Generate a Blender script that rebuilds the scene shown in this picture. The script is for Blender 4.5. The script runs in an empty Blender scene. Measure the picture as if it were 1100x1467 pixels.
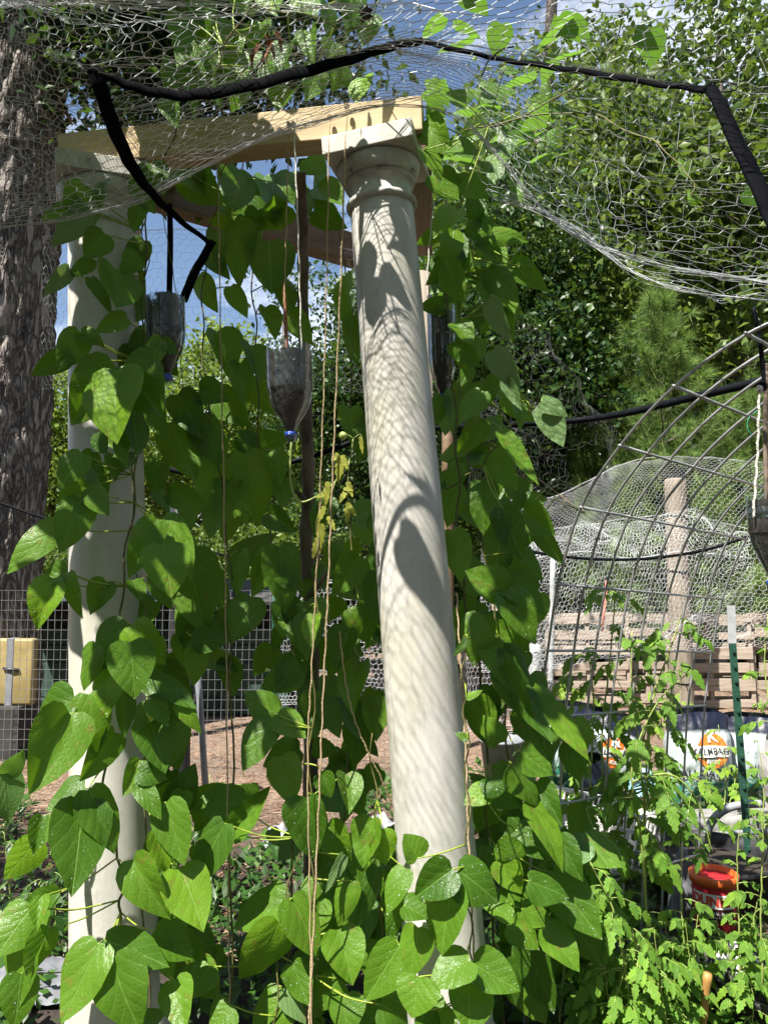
import bpy, math, random
import numpy as np
from mathutils import Vector, Matrix, noise as mnoise
R = math.radians
rng = np.random.default_rng(7)
random.seed(7)
SC = bpy.context.scene
COL = SC.collection

# ------------------------------------------------------------------ camera
CAM_Z, PITCH, F = 1.5, R(5.0), 1100.0
cam_d = bpy.data.cameras.new('camera'); cam = bpy.data.objects.new('camera', cam_d); COL.objects.link(cam)
cam.location = (0, 0, CAM_Z); cam.rotation_euler = (R(90) + PITCH, 0, 0)
cam_d.sensor_fit = 'HORIZONTAL'; cam_d.sensor_width = 36; cam_d.lens = 36
cam_d.clip_start = 0.02; cam_d.clip_end = 900
SC.camera = cam
CP, SP = math.cos(PITCH), math.sin(PITCH)
def at(px, py, Y):
    """point of the place that stands Y metres ahead along the direction of photo pixel px,py"""
    cx, cy = (px - 550) / F, (733.5 - py) / F
    d = Vector((cx, CP - cy * SP, SP + cy * CP))
    d *= Y / d.y
    return Vector((d.x, d.y, d.z + CAM_Z))
def gx(px, Y): return (px - 550) / F * Y

# ------------------------------------------------------------------ mesh building
class MB:
    def __init__(s): s.V = []; s.Fc = []; s.UV = []; s.n = 0; s.smooth = True
    def add(s, v, f, uv=None):
        v = np.asarray(v, dtype=np.float64).reshape(-1, 3)
        for q in f: s.Fc.append(tuple(int(i) + s.n for i in q))
        s.V.append(v); s.UV.append(np.zeros((len(v), 2)) if uv is None else np.asarray(uv, dtype=float)); s.n += len(v)
        return s
    def bulk(s, v, f, uv=None):
        v = np.asarray(v).reshape(-1, 3); f = np.asarray(f) + s.n
        s.Fc.extend(map(tuple, f.tolist())); s.V.append(v)
        s.UV.append(np.zeros((len(v), 2)) if uv is None else uv); s.n += len(v)
        return s
    def bulk2(s, o):
        s.Fc += [tuple(i + s.n for i in q) for q in o.Fc]; s.V += o.V; s.UV += o.UV; s.n += o.n
    def tube(s, pts, rad, n=6, cap=True):
        pts = [Vector(p) for p in pts]; m = len(pts)
        rad = [rad] * m if np.isscalar(rad) else list(rad)
        if len(rad) != m: rad = list(np.interp(np.linspace(0, 1, m), np.linspace(0, 1, len(rad)), rad))
        t0 = (pts[1] - pts[0]).normalized(); a = t0.orthogonal().normalized()
        vs = []; uv = []; L = 0
        for i, p in enumerate(pts):
            t = (pts[min(i + 1, m - 1)] - pts[max(i - 1, 0)]).normalized()
            a = (a - t * a.dot(t)); a = a.normalized() if a.length > 1e-6 else t.orthogonal().normalized()
            b = t.cross(a)
            if i: L += (p - pts[i - 1]).length
            for k in range(n):
                w = 2 * math.pi * k / n
                vs.append(p + (a * math.cos(w) + b * math.sin(w)) * rad[i]); uv.append((k / n, L))
        f = [(i * n + k, i * n + (k + 1) % n, (i + 1) * n + (k + 1) % n, (i + 1) * n + k) for i in range(m - 1) for k in range(n)]
        if cap: f += [tuple(range(n))[::-1], tuple((m - 1) * n + k for k in range(n))]
        return s.add([tuple(v) for v in vs], f, uv)
    def band(s, pts, wid, th, nrm=(0, -1, 0)):
        """flat strap following pts"""
        pts = [Vector(p) for p in pts]; m = len(pts); nr = Vector(nrm)
        wid = list(np.interp(np.linspace(0, 1, m), np.linspace(0, 1, len(wid)), wid)) if not np.isscalar(wid) else [wid] * m
        vs = []; n = 8
        for i, p in enumerate(pts):
            t = (pts[min(i + 1, m - 1)] - pts[max(i - 1, 0)]).normalized()
            b = t.cross(nr).normalized(); c = b.cross(t).normalized()
            for k in range(n):
                w = 2 * math.pi * k / n
                vs.append(tuple(p + b * math.cos(w) * wid[i] / 2 + c * math.sin(w) * th / 2))
        f = [(i * n + k, i * n + (k + 1) % n, (i + 1) * n + (k + 1) % n, (i + 1) * n + k) for i in range(m - 1) for k in range(n)]
        f += [tuple(range(n))[::-1], tuple((m - 1) * n + k for k in range(n))]
        return s.add(vs, f)
    def box(s, M, sx, sy, sz, bev=0.0):
        """box centred on matrix M with a small chamfer"""
        if bev <= 0:
            c = [(x * sx / 2, y * sy / 2, z * sz / 2) for z in (-1, 1) for y in (-1, 1) for x in (-1, 1)]
            f = [(0, 2, 3, 1), (4, 5, 7, 6), (0, 1, 5, 4), (2, 6, 7, 3), (0, 4, 6, 2), (1, 3, 7, 5)]
            return s.add([tuple(M @ Vector(p)) for p in c], f)
        import bmesh
        bm = bmesh.new(); bmesh.ops.create_cube(bm, size=1)
        for v in bm.verts: v.co = Vector((v.co.x * sx, v.co.y * sy, v.co.z * sz))
        bmesh.ops.bevel(bm, geom=bm.edges[:], offset=bev, segments=2, affect='EDGES', profile=.6)
        vs = [tuple(M @ v.co) for v in bm.verts]; fs = [[v.index for v in f.verts] for f in bm.faces]
        bm.free(); return s.add(vs, fs)
    def lathe(s, M, prof, n=32, close=True):
        vs = []; f = []; m = len(prof)
        for (r, z) in prof:
            for k in range(n):
                w = 2 * math.pi * k / n; vs.append(tuple(M @ Vector((r * math.cos(w), r * math.sin(w), z))))
        for i in range(m - 1):
            for k in range(n): f.append((i * n + k, i * n + (k + 1) % n, (i + 1) * n + (k + 1) % n, (i + 1) * n + k))
        if close: f += [tuple(range(n))[::-1], tuple((m - 1) * n + k for k in range(n))]
        return s.add(vs, f)
    def wires(s, P0, P1, r, n=3):
        """many straight wire pieces at once"""
        P0 = np.asarray(P0); P1 = np.asarray(P1); m = len(P0)
        t = P1 - P0; ln = np.linalg.norm(t, axis=1, keepdims=True); t = t / np.maximum(ln, 1e-9)
        ref = np.where(np.abs(t[:, 2:3]) > .8, [[1., 0, 0]], [[0, 0, 1.]])
        a = np.cross(t, ref); a /= np.linalg.norm(a, axis=1, keepdims=True); b = np.cross(t, a)
        e = t * r * .5
        ring = [a * math.cos(2 * math.pi * k / n) + b * math.sin(2 * math.pi * k / n) for k in range(n)]
        v = np.stack([P0 - e + q * r for q in ring] + [P1 + e + q * r for q in ring], axis=1)
        base = (np.arange(m) * 2 * n)[:, None]
        f = np.concatenate([base + np.array([[k, (k + 1) % n, n + (k + 1) % n, n + k]]) for k in range(n)], axis=0)
        return s.bulk(v.reshape(-1, 3), f)
    def build(s, name, mat, parent=None, smooth=True, kind=None, label=None, extra=None):
        nf0 = len(s.Fc)
        if extra is not None and extra[0].n: s.bulk2(extra[0])
        me = bpy.data.meshes.new(name)
        V = np.concatenate(s.V); UV = np.concatenate(s.UV)
        off = Vector((0, 0, 0)) if parent is None else Vector(parent['org'] if 'org' in parent else (0, 0, 0))
        if parent is not None: V = V - np.array(off)
        me.from_pydata(V.tolist(), [], s.Fc)
        if np.abs(UV).sum() > 0:
            ul = me.uv_layers.new(name='UVMap')
            li = np.empty(len(me.loops), dtype=np.int32); me.loops.foreach_get('vertex_index', li)
            ul.data.foreach_set('uv', UV[li].astype(np.float32).ravel())
        me.polygons.foreach_set('use_smooth', [smooth] * len(me.polygons))
        me.materials.append(mat)
        if extra is not None:
            me.materials.append(extra[1])
            for pl in me.polygons[nf0:]: pl.material_index = 1
        me.update()
        o = bpy.data.objects.new(name, me); COL.objects.link(o)
        if parent is not None: o.parent = parent; o['org'] = tuple(off)
        if kind: o['kind'] = kind
        if label: o['label'] = label
        return o
def thing(name, loc, label, cat, group=None):
    o = bpy.data.objects.new(name, None); COL.objects.link(o); o.empty_display_size = .1
    o.location = loc; o['org'] = tuple(loc); o['label'] = label; o['category'] = cat
    if group: o['group'] = group
    return o
def tag(o, label, cat, group=None):
    o['label'] = label; o['category'] = cat
    if group: o['group'] = group
    return o
def MT(loc, x=None, rz=0.0, rx=0.0, ry=0.0):
    return Matrix.Translation(Vector(loc)) @ Matrix.Rotation(rz, 4, 'Z') @ Matrix.Rotation(ry, 4, 'Y') @ Matrix.Rotation(rx, 4, 'X')
def axisM(p0, p1, yaw=0.0):
    z = (Vector(p1) - Vector(p0)).normalized(); x = Vector((1, 0, 0)); x = (x - z * x.dot(z)).normalized(); y = z.cross(x)
    m = Matrix((x, y, z)).transposed().to_4x4(); m.translation = Vector(p0)
    return m @ Matrix.Rotation(yaw, 4, 'Z')
def smoothpts(pts, n=6):
    """Catmull-Rom through pts"""
    P = [Vector(p) for p in pts]
    if len(P) < 3: return [P[0].lerp(P[1], i / n) for i in range(n + 1)]
    out = []
    Q = [P[0] * 2 - P[1]] + P + [P[-1] * 2 - P[-2]]
    for i in range(1, len(Q) - 2):
        a, b, c, d = Q[i - 1], Q[i], Q[i + 1], Q[i + 2]
        for k in range(n):
            t = k / n
            out.append(.5 * ((2 * b) + (c - a) * t + (2 * a - 5 * b + 4 * c - d) * t * t + (3 * b - a - 3 * c + d) * t ** 3))
    return out + [P[-1]]
def path(pix, Y, n=6):
    if np.isscalar(Y): Y = [Y] * len(pix)
    return smoothpts([at(p[0], p[1], y) for p, y in zip(pix, Y)], n)

# ------------------------------------------------------------------ materials
class NT:
    def __init__(s, name):
        s.m = bpy.data.materials.new(name); s.m.use_nodes = True; s.t = s.m.node_tree
        s.b = s.t.nodes['Principled BSDF']; s.out = s.t.nodes['Material Output']
    def n(s, kind, **kw):
        x = s.t.nodes.new(kind)
        for k, v in kw.items():
            if k in x.inputs: x.inputs[k].default_value = v
            else: setattr(x, k, v)
        return x
    def l(s, a, b): s.t.links.new(a, b)
    def math(s, op, a, b=None, c=None, clamp=False):
        x = s.t.nodes.new('ShaderNodeMath'); x.operation = op; x.use_clamp = clamp
        for i, q in enumerate((a, b, c)):
            if q is None: continue
            if hasattr(q, 'is_linked') or hasattr(q, 'links'): s.l(q, x.inputs[i])
            else: x.inputs[i].default_value = q
        return x.outputs[0]
    def coord(s, which='Object', scale=(1, 1, 1)):
        tc = s.n('ShaderNodeTexCoord'); mp = s.n('ShaderNodeMapping'); mp.inputs['Scale'].default_value = scale
        s.l(tc.outputs[which], mp.inputs['Vector']); return mp.outputs[0]
    def noise(s, vec, scale, detail=4, rough=.55, out='Fac'):
        x = s.n('ShaderNodeTexNoise'); x.inputs['Scale'].default_value = scale; x.inputs['Detail'].default_value = detail
        x.inputs['Roughness'].default_value = rough
        if vec is not None: s.l(vec, x.inputs['Vector'])
        return x.outputs[out]
    def ramp(s, fac, stops, interp='LINEAR'):
        x = s.n('ShaderNodeValToRGB'); cr = x.color_ramp; cr.interpolation = interp
        while len(cr.elements) < len(stops): cr.elements.new(.5)
        for e, (p, c) in zip(cr.elements, stops): e.position = p; e.color = (*c, 1) if len(c) == 3 else c
        s.l(fac, x.inputs[0]); return x.outputs[0]
    def mix(s, fac, a, b, mode='MIX'):
        x = s.n('ShaderNodeMix'); x.data_type = 'RGBA'; x.blend_type = mode
        for q, i in ((fac, 0), (a, 6), (b, 7)):
            if isinstance(q, (int, float)): x.inputs[i].default_value = q
            elif isinstance(q, tuple): x.inputs[i].default_value = (*q, 1)
            else: s.l(q, x.inputs[i])
        return x.outputs[2]
    def bump(s, h, strength=.5, dist=.01):
        x = s.n('ShaderNodeBump'); x.inputs['Strength'].default_value = strength; x.inputs['Distance'].default_value = dist
        s.l(h, x.inputs['Height']); s.l(x.outputs[0], s.b.inputs['Normal']); return x.outputs[0]
    def base(s, c):
        if isinstance(c, tuple): s.b.inputs['Base Color'].default_value = (*c, 1)
        else: s.l(c, s.b.inputs['Base Color'])
    def rough(s, r):
        if isinstance(r, float): s.b.inputs['Roughness'].default_value = r
        else: s.l(r, s.b.inputs['Roughness'])
def simple(name, c1, c2, scale=20, rough=.6, bump=.0, metal=0.0, coord=(1, 1, 1), detail=4, dist=.004):
    m = NT(name); v = m.coord('Object', coord); f = m.noise(v, scale, detail)
    m.base(m.ramp(f, [(.3, c1), (.72, c2)])); m.rough(float(rough)); m.b.inputs['Metallic'].default_value = metal
    if bump: m.bump(f, bump, dist)
    return m.m
def leafmat(name, dark, light, trans, tmix=.35, vein=None, rough=.42, under=None, drops=True, nv=4.3, bumps=.5, spread=.5):
    m = NT(name)
    geo = m.n('ShaderNodeNewGeometry')
    fac = geo.outputs['Random Per Island']
    c = m.ramp(fac, [(0, dark), (.86, light), (.97, (light[0] * 1.35, light[1] * 1.25, light[2]))])
    nz = m.noise(m.coord('Object'), 45, 3)
    if vein is not None:
        pt = m.math('MULTIPLY', m.math('GREATER_THAN', m.noise(m.coord('Object'), 34, 3, .6), .62), m.math('GREATER_THAN', fac, .72)); c = m.mix(m.math('MULTIPLY', pt, .55), c, (.20, .17, .035))
    c = m.mix(m.math('MULTIPLY', nz, .35), c, (dark[0] * .7, dark[1] * .75, dark[2] * .7))
    if vein is not None:
        uv = m.n('ShaderNodeUVMap'); sp = m.n('ShaderNodeSeparateXYZ'); m.l(uv.outputs[0], sp.inputs[0])
        u = m.math('ABSOLUTE', m.math('SUBTRACT', sp.outputs[0], .5)); v = sp.outputs[1]
        mid = m.math('SUBTRACT', 1.0, m.math('MULTIPLY', u, 55.0), clamp=True)
        wz = m.noise(uv.outputs[0], 4.0, 2)
        q = m.math('ADD', m.math('SUBTRACT', v, m.math('MULTIPLY', m.math('POWER', u, .75), .9)), m.math('ADD', m.math('MULTIPLY', m.math('SUBTRACT', wz, .5), .10), m.math('MULTIPLY', fac, .2)))
        fr = m.math('ABSOLUTE', m.math('SUBTRACT', m.math('FRACT', m.math('MULTIPLY', q, nv)), .5))
        lat = m.math('SUBTRACT', 1.0, m.math('MULTIPLY', fr, 12.0), clamp=True)
        # fine net between the side veins
        vor = m.n('ShaderNodeTexVoronoi'); vor.feature = 'DISTANCE_TO_EDGE'; vor.inputs['Scale'].default_value = 15
        m.l(uv.outputs[0], vor.inputs['Vector'])
        fine = m.math('SUBTRACT', 1.0, m.math('MULTIPLY', vor.outputs['Distance'], 14.0), clamp=True)
        vm = m.math('MAXIMUM', mid, m.math('MAXIMUM', m.math('MULTIPLY', lat, .40), m.math('MULTIPLY', fine, .14)))
        c = m.mix(m.math('MULTIPLY', vm, .68), c, vein)
        h = m.math('SUBTRACT', m.math('MULTIPLY', m.math('SQRT', fr), .55), m.math('MULTIPLY', mid, .6))
        h = m.math('ADD', h, m.math('MULTIPLY', vor.outputs['Distance'], .7))
        h = m.math('ADD', h, m.math('MULTIPLY', nz, .25))
        nb = m.bump(h, bumps, .004)
        if drops:
            vd = m.n('ShaderNodeTexVoronoi'); vd.inputs['Scale'].default_value = 190; vd.inputs['Randomness'].default_value = 1
            m.l(m.coord('Object'), vd.inputs['Vector'])
            sel = m.math('GREATER_THAN', m.noise(m.coord('Object'), 23, 2), .5)
            dr = m.math('MULTIPLY', m.math('LESS_THAN', vd.outputs['Distance'], .27), sel)
            m.rough(m.math('SUBTRACT', rough, m.math('MULTIPLY', dr, rough - .06)))
            dh = m.math('MULTIPLY', m.math('SUBTRACT', .28, vd.outputs['Distance'], clamp=True), 5.0)
            b2 = m.n('ShaderNodeBump'); b2.inputs['Strength'].default_value = .6; b2.inputs['Distance'].default_value = .0012
            m.l(m.math('MULTIPLY', dh, sel), b2.inputs['Height']); m.l(nb, b2.inputs['Normal']); m.l(b2.outputs[0], m.b.inputs['Normal'])
        else: m.rough(float(rough))
    else: m.rough(float(rough))
    if under is not None: c = m.mix(geo.outputs['Backfacing'], c, under)
    m.base(c); m.b.inputs['Specular IOR Level'].default_value = .36
    tr = m.n('ShaderNodeBsdfTranslucent'); m.l(m.mix(.45, c, trans), tr.inputs[0])
    mx = m.n('ShaderNodeMixShader'); mx.inputs[0].default_value = tmix
    m.l(m.b.outputs[0], mx.inputs[1]); m.l(tr.outputs[0], mx.inputs[2]); m.l(mx.outputs[0], m.out.inputs[0])
    return m.m
def wood(name, c1, c2, c3, axis=(1, 14, 14), scale=3.0, bump=.25, rough=.7):
    m = NT(name); v = m.coord('Object', axis); f = m.noise(v, scale, 6, .6); g = m.noise(v, scale * 7, 3)
    w = m.math('ADD', m.math('MULTIPLY', f, .75), m.math('MULTIPLY', g, .25))
    m.base(m.ramp(w, [(.3, c1), (.5, c2), (.7, c3)])); m.rough(float(rough)); m.bump(w, bump, .004)
    return m.m

M = {}
M['bean'] = leafmat('bean_leaf', (.036, .098, .007), (.114, .236, .015), (.29, .60, .012), .37, (.18, .33, .06), .40, (.10, .20, .055))
M['bean_pale'] = leafmat('bean_leaf_pale', (.09, .17, .05), (.14, .24, .075), (.30, .45, .08), .28, (.22, .32, .14), .5, None, drops=False)
M['tom'] = leafmat('tomato_leaf', (.075, .19, .014), (.17, .33, .03), (.42, .64, .03), .36, (.2, .34, .08), .5, (.13, .22, .07), drops=False)
M['yleaf'] = leafmat('yellowing_leaf', (.28, .33, .03), (.42, .42, .06), (.6, .6, .06), .35, (.5, .5, .15), .5, None, drops=False)
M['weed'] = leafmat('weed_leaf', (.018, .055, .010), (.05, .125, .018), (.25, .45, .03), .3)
M['lime'] = leafmat('lime_leaf', (.14, .27, .02), (.22, .36, .035), (.45, .6, .03), .35, (.3, .42, .1), .5, None, drops=False)
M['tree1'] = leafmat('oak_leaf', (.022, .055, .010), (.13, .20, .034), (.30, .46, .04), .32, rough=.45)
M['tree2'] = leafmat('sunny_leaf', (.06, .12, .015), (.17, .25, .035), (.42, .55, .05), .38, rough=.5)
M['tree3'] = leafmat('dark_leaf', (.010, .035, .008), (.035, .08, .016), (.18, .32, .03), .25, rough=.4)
M['pine'] = leafmat('pine_needle', (.10, .20, .045), (.24, .36, .09), (.3, .4, .08), .2, rough=.5)
M['stem'] = simple('green_stem', (.18, .25, .02), (.30, .38, .04), 40, .5)
M['tstem'] = simple('pale_stem', (.22, .30, .06), (.34, .40, .12), 40, .5)
M['bstem'] = simple('brown_stem', (.07, .06, .02), (.17, .17, .04), 60, .7)
M['twine'] = simple('twine', (.30, .21, .11), (.52, .40, .24), 300, .85, .6)
M['cord'] = simple('white_cord', (.55, .52, .45), (.72, .70, .62), 200, .7, .4)
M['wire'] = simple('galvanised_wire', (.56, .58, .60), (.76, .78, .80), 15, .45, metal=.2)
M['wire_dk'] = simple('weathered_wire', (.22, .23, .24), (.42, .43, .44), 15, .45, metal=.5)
M['wire_dull'] = simple('dull_dark_wire', (.06, .06, .06), (.16, .16, .155), 15, .6, metal=.3)  # darker, duller grey than the other wires
M['rod'] = simple('panel_rod', (.30, .305, .31), (.52, .53, .54), 12, .42, .15, metal=.6)
M['pipe'] = simple('black_poly_pipe', (.004, .005, .007), (.011, .012, .016), 30, .5, .1)
M['tape'] = simple('black_tape', (.0014, .0016, .003), (.0045, .005, .007), 25, .8, .25)
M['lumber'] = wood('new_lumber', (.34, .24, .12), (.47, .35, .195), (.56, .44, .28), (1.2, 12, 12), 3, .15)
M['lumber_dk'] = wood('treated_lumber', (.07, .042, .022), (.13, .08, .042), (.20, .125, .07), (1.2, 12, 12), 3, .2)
M['oldwood'] = wood('grey_wood', (.12, .098, .075), (.22, .185, .145), (.31, .265, .22), (10, 10, .8), 3, .4, .85)
M['pallet'] = wood('pallet_wood', (.17, .135, .105), (.31, .255, .205), (.43, .37, .31), (1, 10, 10), 4, .4, .9)
M['stick'] = simple('stick_bark', (.06, .042, .03), (.26, .20, .155), 22, .9, .8, coord=(1, 1, .25), detail=6, dist=.008)
M['bark'] = None
def bark(name, c1, c2, c3, sc=7.0):
    m = NT(name); v = m.coord('Object', (1, 1, .28)); f = m.noise(v, sc, 8, .62)
    vo = m.n('ShaderNodeTexVoronoi'); vo.feature = 'DISTANCE_TO_EDGE'; vo.inputs['Scale'].default_value = sc * 1.6
    wv = m.mix(.25, v, m.noise(v, sc, 3, out='Color')); m.l(wv, vo.inputs['Vector'])
    h = m.math('ADD', m.math('MULTIPLY', m.math('MINIMUM', vo.outputs[0], .25), 2.6), m.math('MULTIPLY', f, .6))
    m.base(m.ramp(h, [(.25, c1), (.55, c2), (.95, c3)])); m.rough(.92); m.bump(h, 1.0, .03); return m.m
M['bark'] = bark('pine_bark', (.04, .033, .029), (.17, .143, .126), (.31, .27, .245), 9)
M['bark2'] = bark('tree_bark', (.02, .016, .013), (.07, .055, .045), (.13, .105, .09), 10)
def column_mat():
    m = NT('column_paint'); v = m.coord('Object', (1, 1, .22)); f = m.noise(v, 9, 6, .6); g = m.noise(m.coord('Object'), 55, 4)
    w = m.math('ADD', m.math('MULTIPLY', f, .7), m.math('MULTIPLY', g, .3))
    streak = m.noise(m.coord('Object', (1, 1, .05)), 28, 4, .6)
    c = m.ramp(w, [(.30, (.36, .34, .30)), (.44, (.49, .475, .44)), (.62, (.56, .545, .515))])
    c = m.mix(m.math('MULTIPLY', m.math('SUBTRACT', streak, .52, clamp=True), 1.2, clamp=True), c, (.30, .28, .22))
    alg = m.noise(m.coord('Object', (1, 1, .5)), 3.2, 5, .62)
    c = m.mix(m.math('MULTIPLY', m.math('SUBTRACT', alg, .47, clamp=True), 2.6, clamp=True), c, (.40, .385, .25))
    sp = m.noise(m.coord('Object'), 160, 2); spots = m.math('GREATER_THAN', sp, .735)
    c = m.mix(m.math('MULTIPLY', spots, .5), c, (.25, .22, .18))
    m.base(c); m.rough(.42); m.bump(w, .12, .004); return m.m
M['column'] = column_mat()
def stained_mat():
    m = NT('stained_plaster'); f = m.noise(m.coord('Object'), 14, 7, .68); g = m.noise(m.coord('Object'), 60, 3)
    w = m.math('ADD', m.math('MULTIPLY', f, .8), m.math('MULTIPLY', g, .2))
    m.base(m.ramp(w, [(.33, (.10, .09, .075)), (.40, (.38, .36, .32)), (.6, (.52, .50, .465))])); m.rough(.6); m.bump(g, .1, .002); return m.m
M['capital'] = stained_mat()
M['soil'] = simple('potting_soil', (.012, .009, .007), (.05, .038, .028), 60, .95, 1.0, dist=.01)
M['white_pl'] = simple('white_plastic', (.60, .59, .55), (.74, .73, .70), 12, .5)
for k_ in ('pipe', 'tape'): M[k_].node_tree.nodes['Principled BSDF'].inputs['Specular IOR Level'].default_value = .04
M['blackpl'] = simple('black_plastic', (.012, .012, .013), (.035, .035, .038), 14, .45)
M['grey_pl'] = simple('grey_plastic', (.16, .17, .19), (.26, .27, .30), 10, .5)
M['green_w'] = simple('green_boards', (.018, .045, .034), (.035, .075, .055), 8, .7, .2)
M['green_post'] = simple('green_post_paint', (.012, .055, .035), (.025, .085, .055), 18, .5)
M['dark_in'] = simple('dark_boards_and_shade', (.018, .018, .018), (.05, .05, .048), 6, .9)
M['yellow'] = simple('yellow_plastic', (.26, .20, .07), (.38, .30, .14), 9, .5, .1)
M['blue'] = simple('blue_cap', (.02, .06, .4), (.03, .09, .5), 10, .4)
M['red'] = simple('red_plastic', (.45, .02, .03), (.6, .035, .05), 10, .4)
M['stone'] = simple('grey_stone', (.12, .12, .12), (.28, .28, .27), 16, .9, .7, dist=.015)
M['bamboo'] = simple('bamboo', (.34, .17, .05), (.48, .28, .10), 18, .5, coord=(1, 1, .2))
M['dry'] = simple('dry_leaf', (.10, .035, .015), (.24, .09, .04), 60, .8)
M['tomato'] = simple('green_tomato', (.30, .42, .10), (.42, .52, .16), 20, .3)
M['seed'] = simple('spiky_seed', (.03, .02, .015), (.06, .04, .03), 60, .8)
M['orange'] = simple('orange_plastic', (.62, .10, .015), (.75, .16, .03), 10, .4)
M['tarp'] = simple('grey_cloth', (.10, .105, .12), (.2, .21, .23), 14, .8, .3)
M['pvc'] = simple('pvc_pipe', (.32, .33, .34), (.46, .47, .48), 18, .4)
def clear_plastic():
    m = NT('clear_plastic'); lw = m.n('ShaderNodeLayerWeight'); lw.inputs[0].default_value = .35
    tr = m.n('ShaderNodeBsdfTransparent'); tr.inputs[0].default_value = (.86, .9, .92, 1)
    gl = m.n('ShaderNodeBsdfGlossy'); gl.inputs['Roughness'].default_value = .08; gl.inputs[0].default_value = (.9, .93, .95, 1)
    df = m.n('ShaderNodeBsdfDiffuse'); df.inputs[0].default_value = (.5, .53, .53, 1)
    mx = m.n('ShaderNodeMixShader'); m.l(m.math('ADD', m.math('MULTIPLY', lw.outputs['Facing'], .42), .04), mx.inputs[0]); m.l(tr.outputs[0], mx.inputs[1]); m.l(gl.outputs[0], mx.inputs[2])
    nz = m.noise(m.coord('Object'), 30, 3); m2 = m.n('ShaderNodeMixShader'); m.l(m.math('MULTIPLY', nz, .03), m2.inputs[0]); m.l(mx.outputs[0], m2.inputs[1]); m.l(df.outputs[0], m2.inputs[2])
    m.l(m2.outputs[0], m.out.inputs[0]); return m.m
M['clear'] = clear_plastic()
def smear():
    m = NT('wet_earth_smear'); f = m.noise(m.coord('Object', (1, 1, .6)), 26, 6, .65); tr = m.n('ShaderNodeBsdfTransparent'); mx = m.n('ShaderNodeMixShader')
    m.base(m.ramp(f, [(.4, (.015, .012, .010)), (.7, (.07, .055, .045))])); m.rough(.5); a = m.ramp(f, [(.34, (0, 0, 0)), (.47, (1, 1, 1))])
    m.l(a, mx.inputs[0]); m.l(tr.outputs[0], mx.inputs[1]); m.l(m.b.outputs[0], mx.inputs[2]); m.l(mx.outputs[0], m.out.inputs[0]); return m.m
M['smear'] = smear()
_d = NT('water_drop'); _d.base((.62, .72, .62)); _d.rough(.10); _d.b.inputs['Specular IOR Level'].default_value = 1.0; _d.b.inputs['Transmission Weight'].default_value = .55; _d.b.inputs['IOR'].default_value = 1.33; M['drop'] = _d.m
def ground_mat():
    m = NT('ground_straw'); v = m.coord('Object'); a = m.noise(v, .45, 5, .6); b = m.noise(v, 18, 6, .7); c = m.noise(v, 90, 3, .6)
    bw = m.math('ADD', m.math('MULTIPLY', b, .6), m.math('MULTIPLY', c, .4))
    straw = m.ramp(bw, [(.32, (.05, .033, .024)), (.5, (.19, .13, .092)), (.68, (.36, .26, .19))])
    soil = m.ramp(bw, [(.35, (.012, .009, .007)), (.65, (.06, .043, .033))])
    # dark dug soil of the bed, pale straw on the walks
    sp = m.n('ShaderNodeSeparateXYZ'); m.l(v, sp.inputs[0])
    bed = m.math('ADD', m.math('MULTIPLY', m.math('SUBTRACT', sp.outputs[1], 4.3), .8), m.math('SUBTRACT', a, .5), clamp=True)
    m.base(m.mix(bed, soil, straw)); m.rough(.95); m.bump(bw, .9, .03); return m.m
M['ground'] = ground_mat()
# ------------------------------------------------------------------ light
SUN_EL, SUN_AZ = R(58), R(220)        # azimuth clockwise from the view direction: behind the camera, to its left
sd = Vector((math.sin(SUN_AZ) * math.cos(SUN_EL), math.cos(SUN_AZ) * math.cos(SUN_EL), math.sin(SUN_EL)))
sl = bpy.data.lights.new('sun', 'SUN'); sl.energy = 5.0; sl.angle = R(.4); sl.color = (1, .95, .86)
so = bpy.data.objects.new('sun', sl); COL.objects.link(so); so.rotation_euler = sd.to_track_quat('Z', 'Y').to_euler(); so.location = (0, 0, 30)
W = bpy.data.worlds.new('World'); SC.world = W; W.use_nodes = True
nt = W.node_tree; bg = nt.nodes['Background']; bg.inputs[1].default_value = .066
sky = nt.nodes.new('ShaderNodeTexSky'); sky.sky_type = 'NISHITA'; sky.sun_disc = False
sky.sun_elevation = SUN_EL; sky.sun_rotation = SUN_AZ; sky.air_density = 1.0; sky.dust_density = .6; sky.ozone_density = 1.2
tc = nt.nodes.new('ShaderNodeTexCoord'); nz = nt.nodes.new('ShaderNodeTexNoise')
nz.inputs['Scale'].default_value = 4.2; nz.inputs['Detail'].default_value = 8; nz.inputs['Roughness'].default_value = .58
mp = nt.nodes.new('ShaderNodeMapping'); mp.inputs['Scale'].default_value = (1, 1, 1.8); mp.inputs['Location'].default_value = (.35, .1, .2)
cr = nt.nodes.new('ShaderNodeValToRGB'); cr.color_ramp.elements[0].position = .50; cr.color_ramp.elements[1].position = .70
mxn = nt.nodes.new('ShaderNodeMix'); mxn.data_type = 'RGBA'; mxn.inputs[7].default_value = (10.0, 10.3, 10.8, 1)
nt.links.new(tc.outputs['Generated'], mp.inputs[0]); nt.links.new(mp.outputs[0], nz.inputs['Vector']); nt.links.new(nz.outputs['Fac'], cr.inputs[0])
nt.links.new(cr.outputs[0], mxn.inputs[0]); nt.links.new(sky.outputs[0], mxn.inputs[6]); nt.links.new(mxn.outputs[2], bg.inputs[0])
SC.view_settings.view_transform = 'Standard'; SC.view_settings.look = 'None'; SC.view_settings.exposure = 1.42; SC.view_settings.gamma = 1
try:
    SC.cycles.max_bounces = 7; SC.cycles.transparent_max_bounces = 12; SC.cycles.transmission_bounces = 5; SC.cycles.diffuse_bounces = 2; SC.cycles.glossy_bounces = 3
    SC.cycles.caustics_reflective = False; SC.cycles.caustics_refractive = False
except Exception: pass

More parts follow.
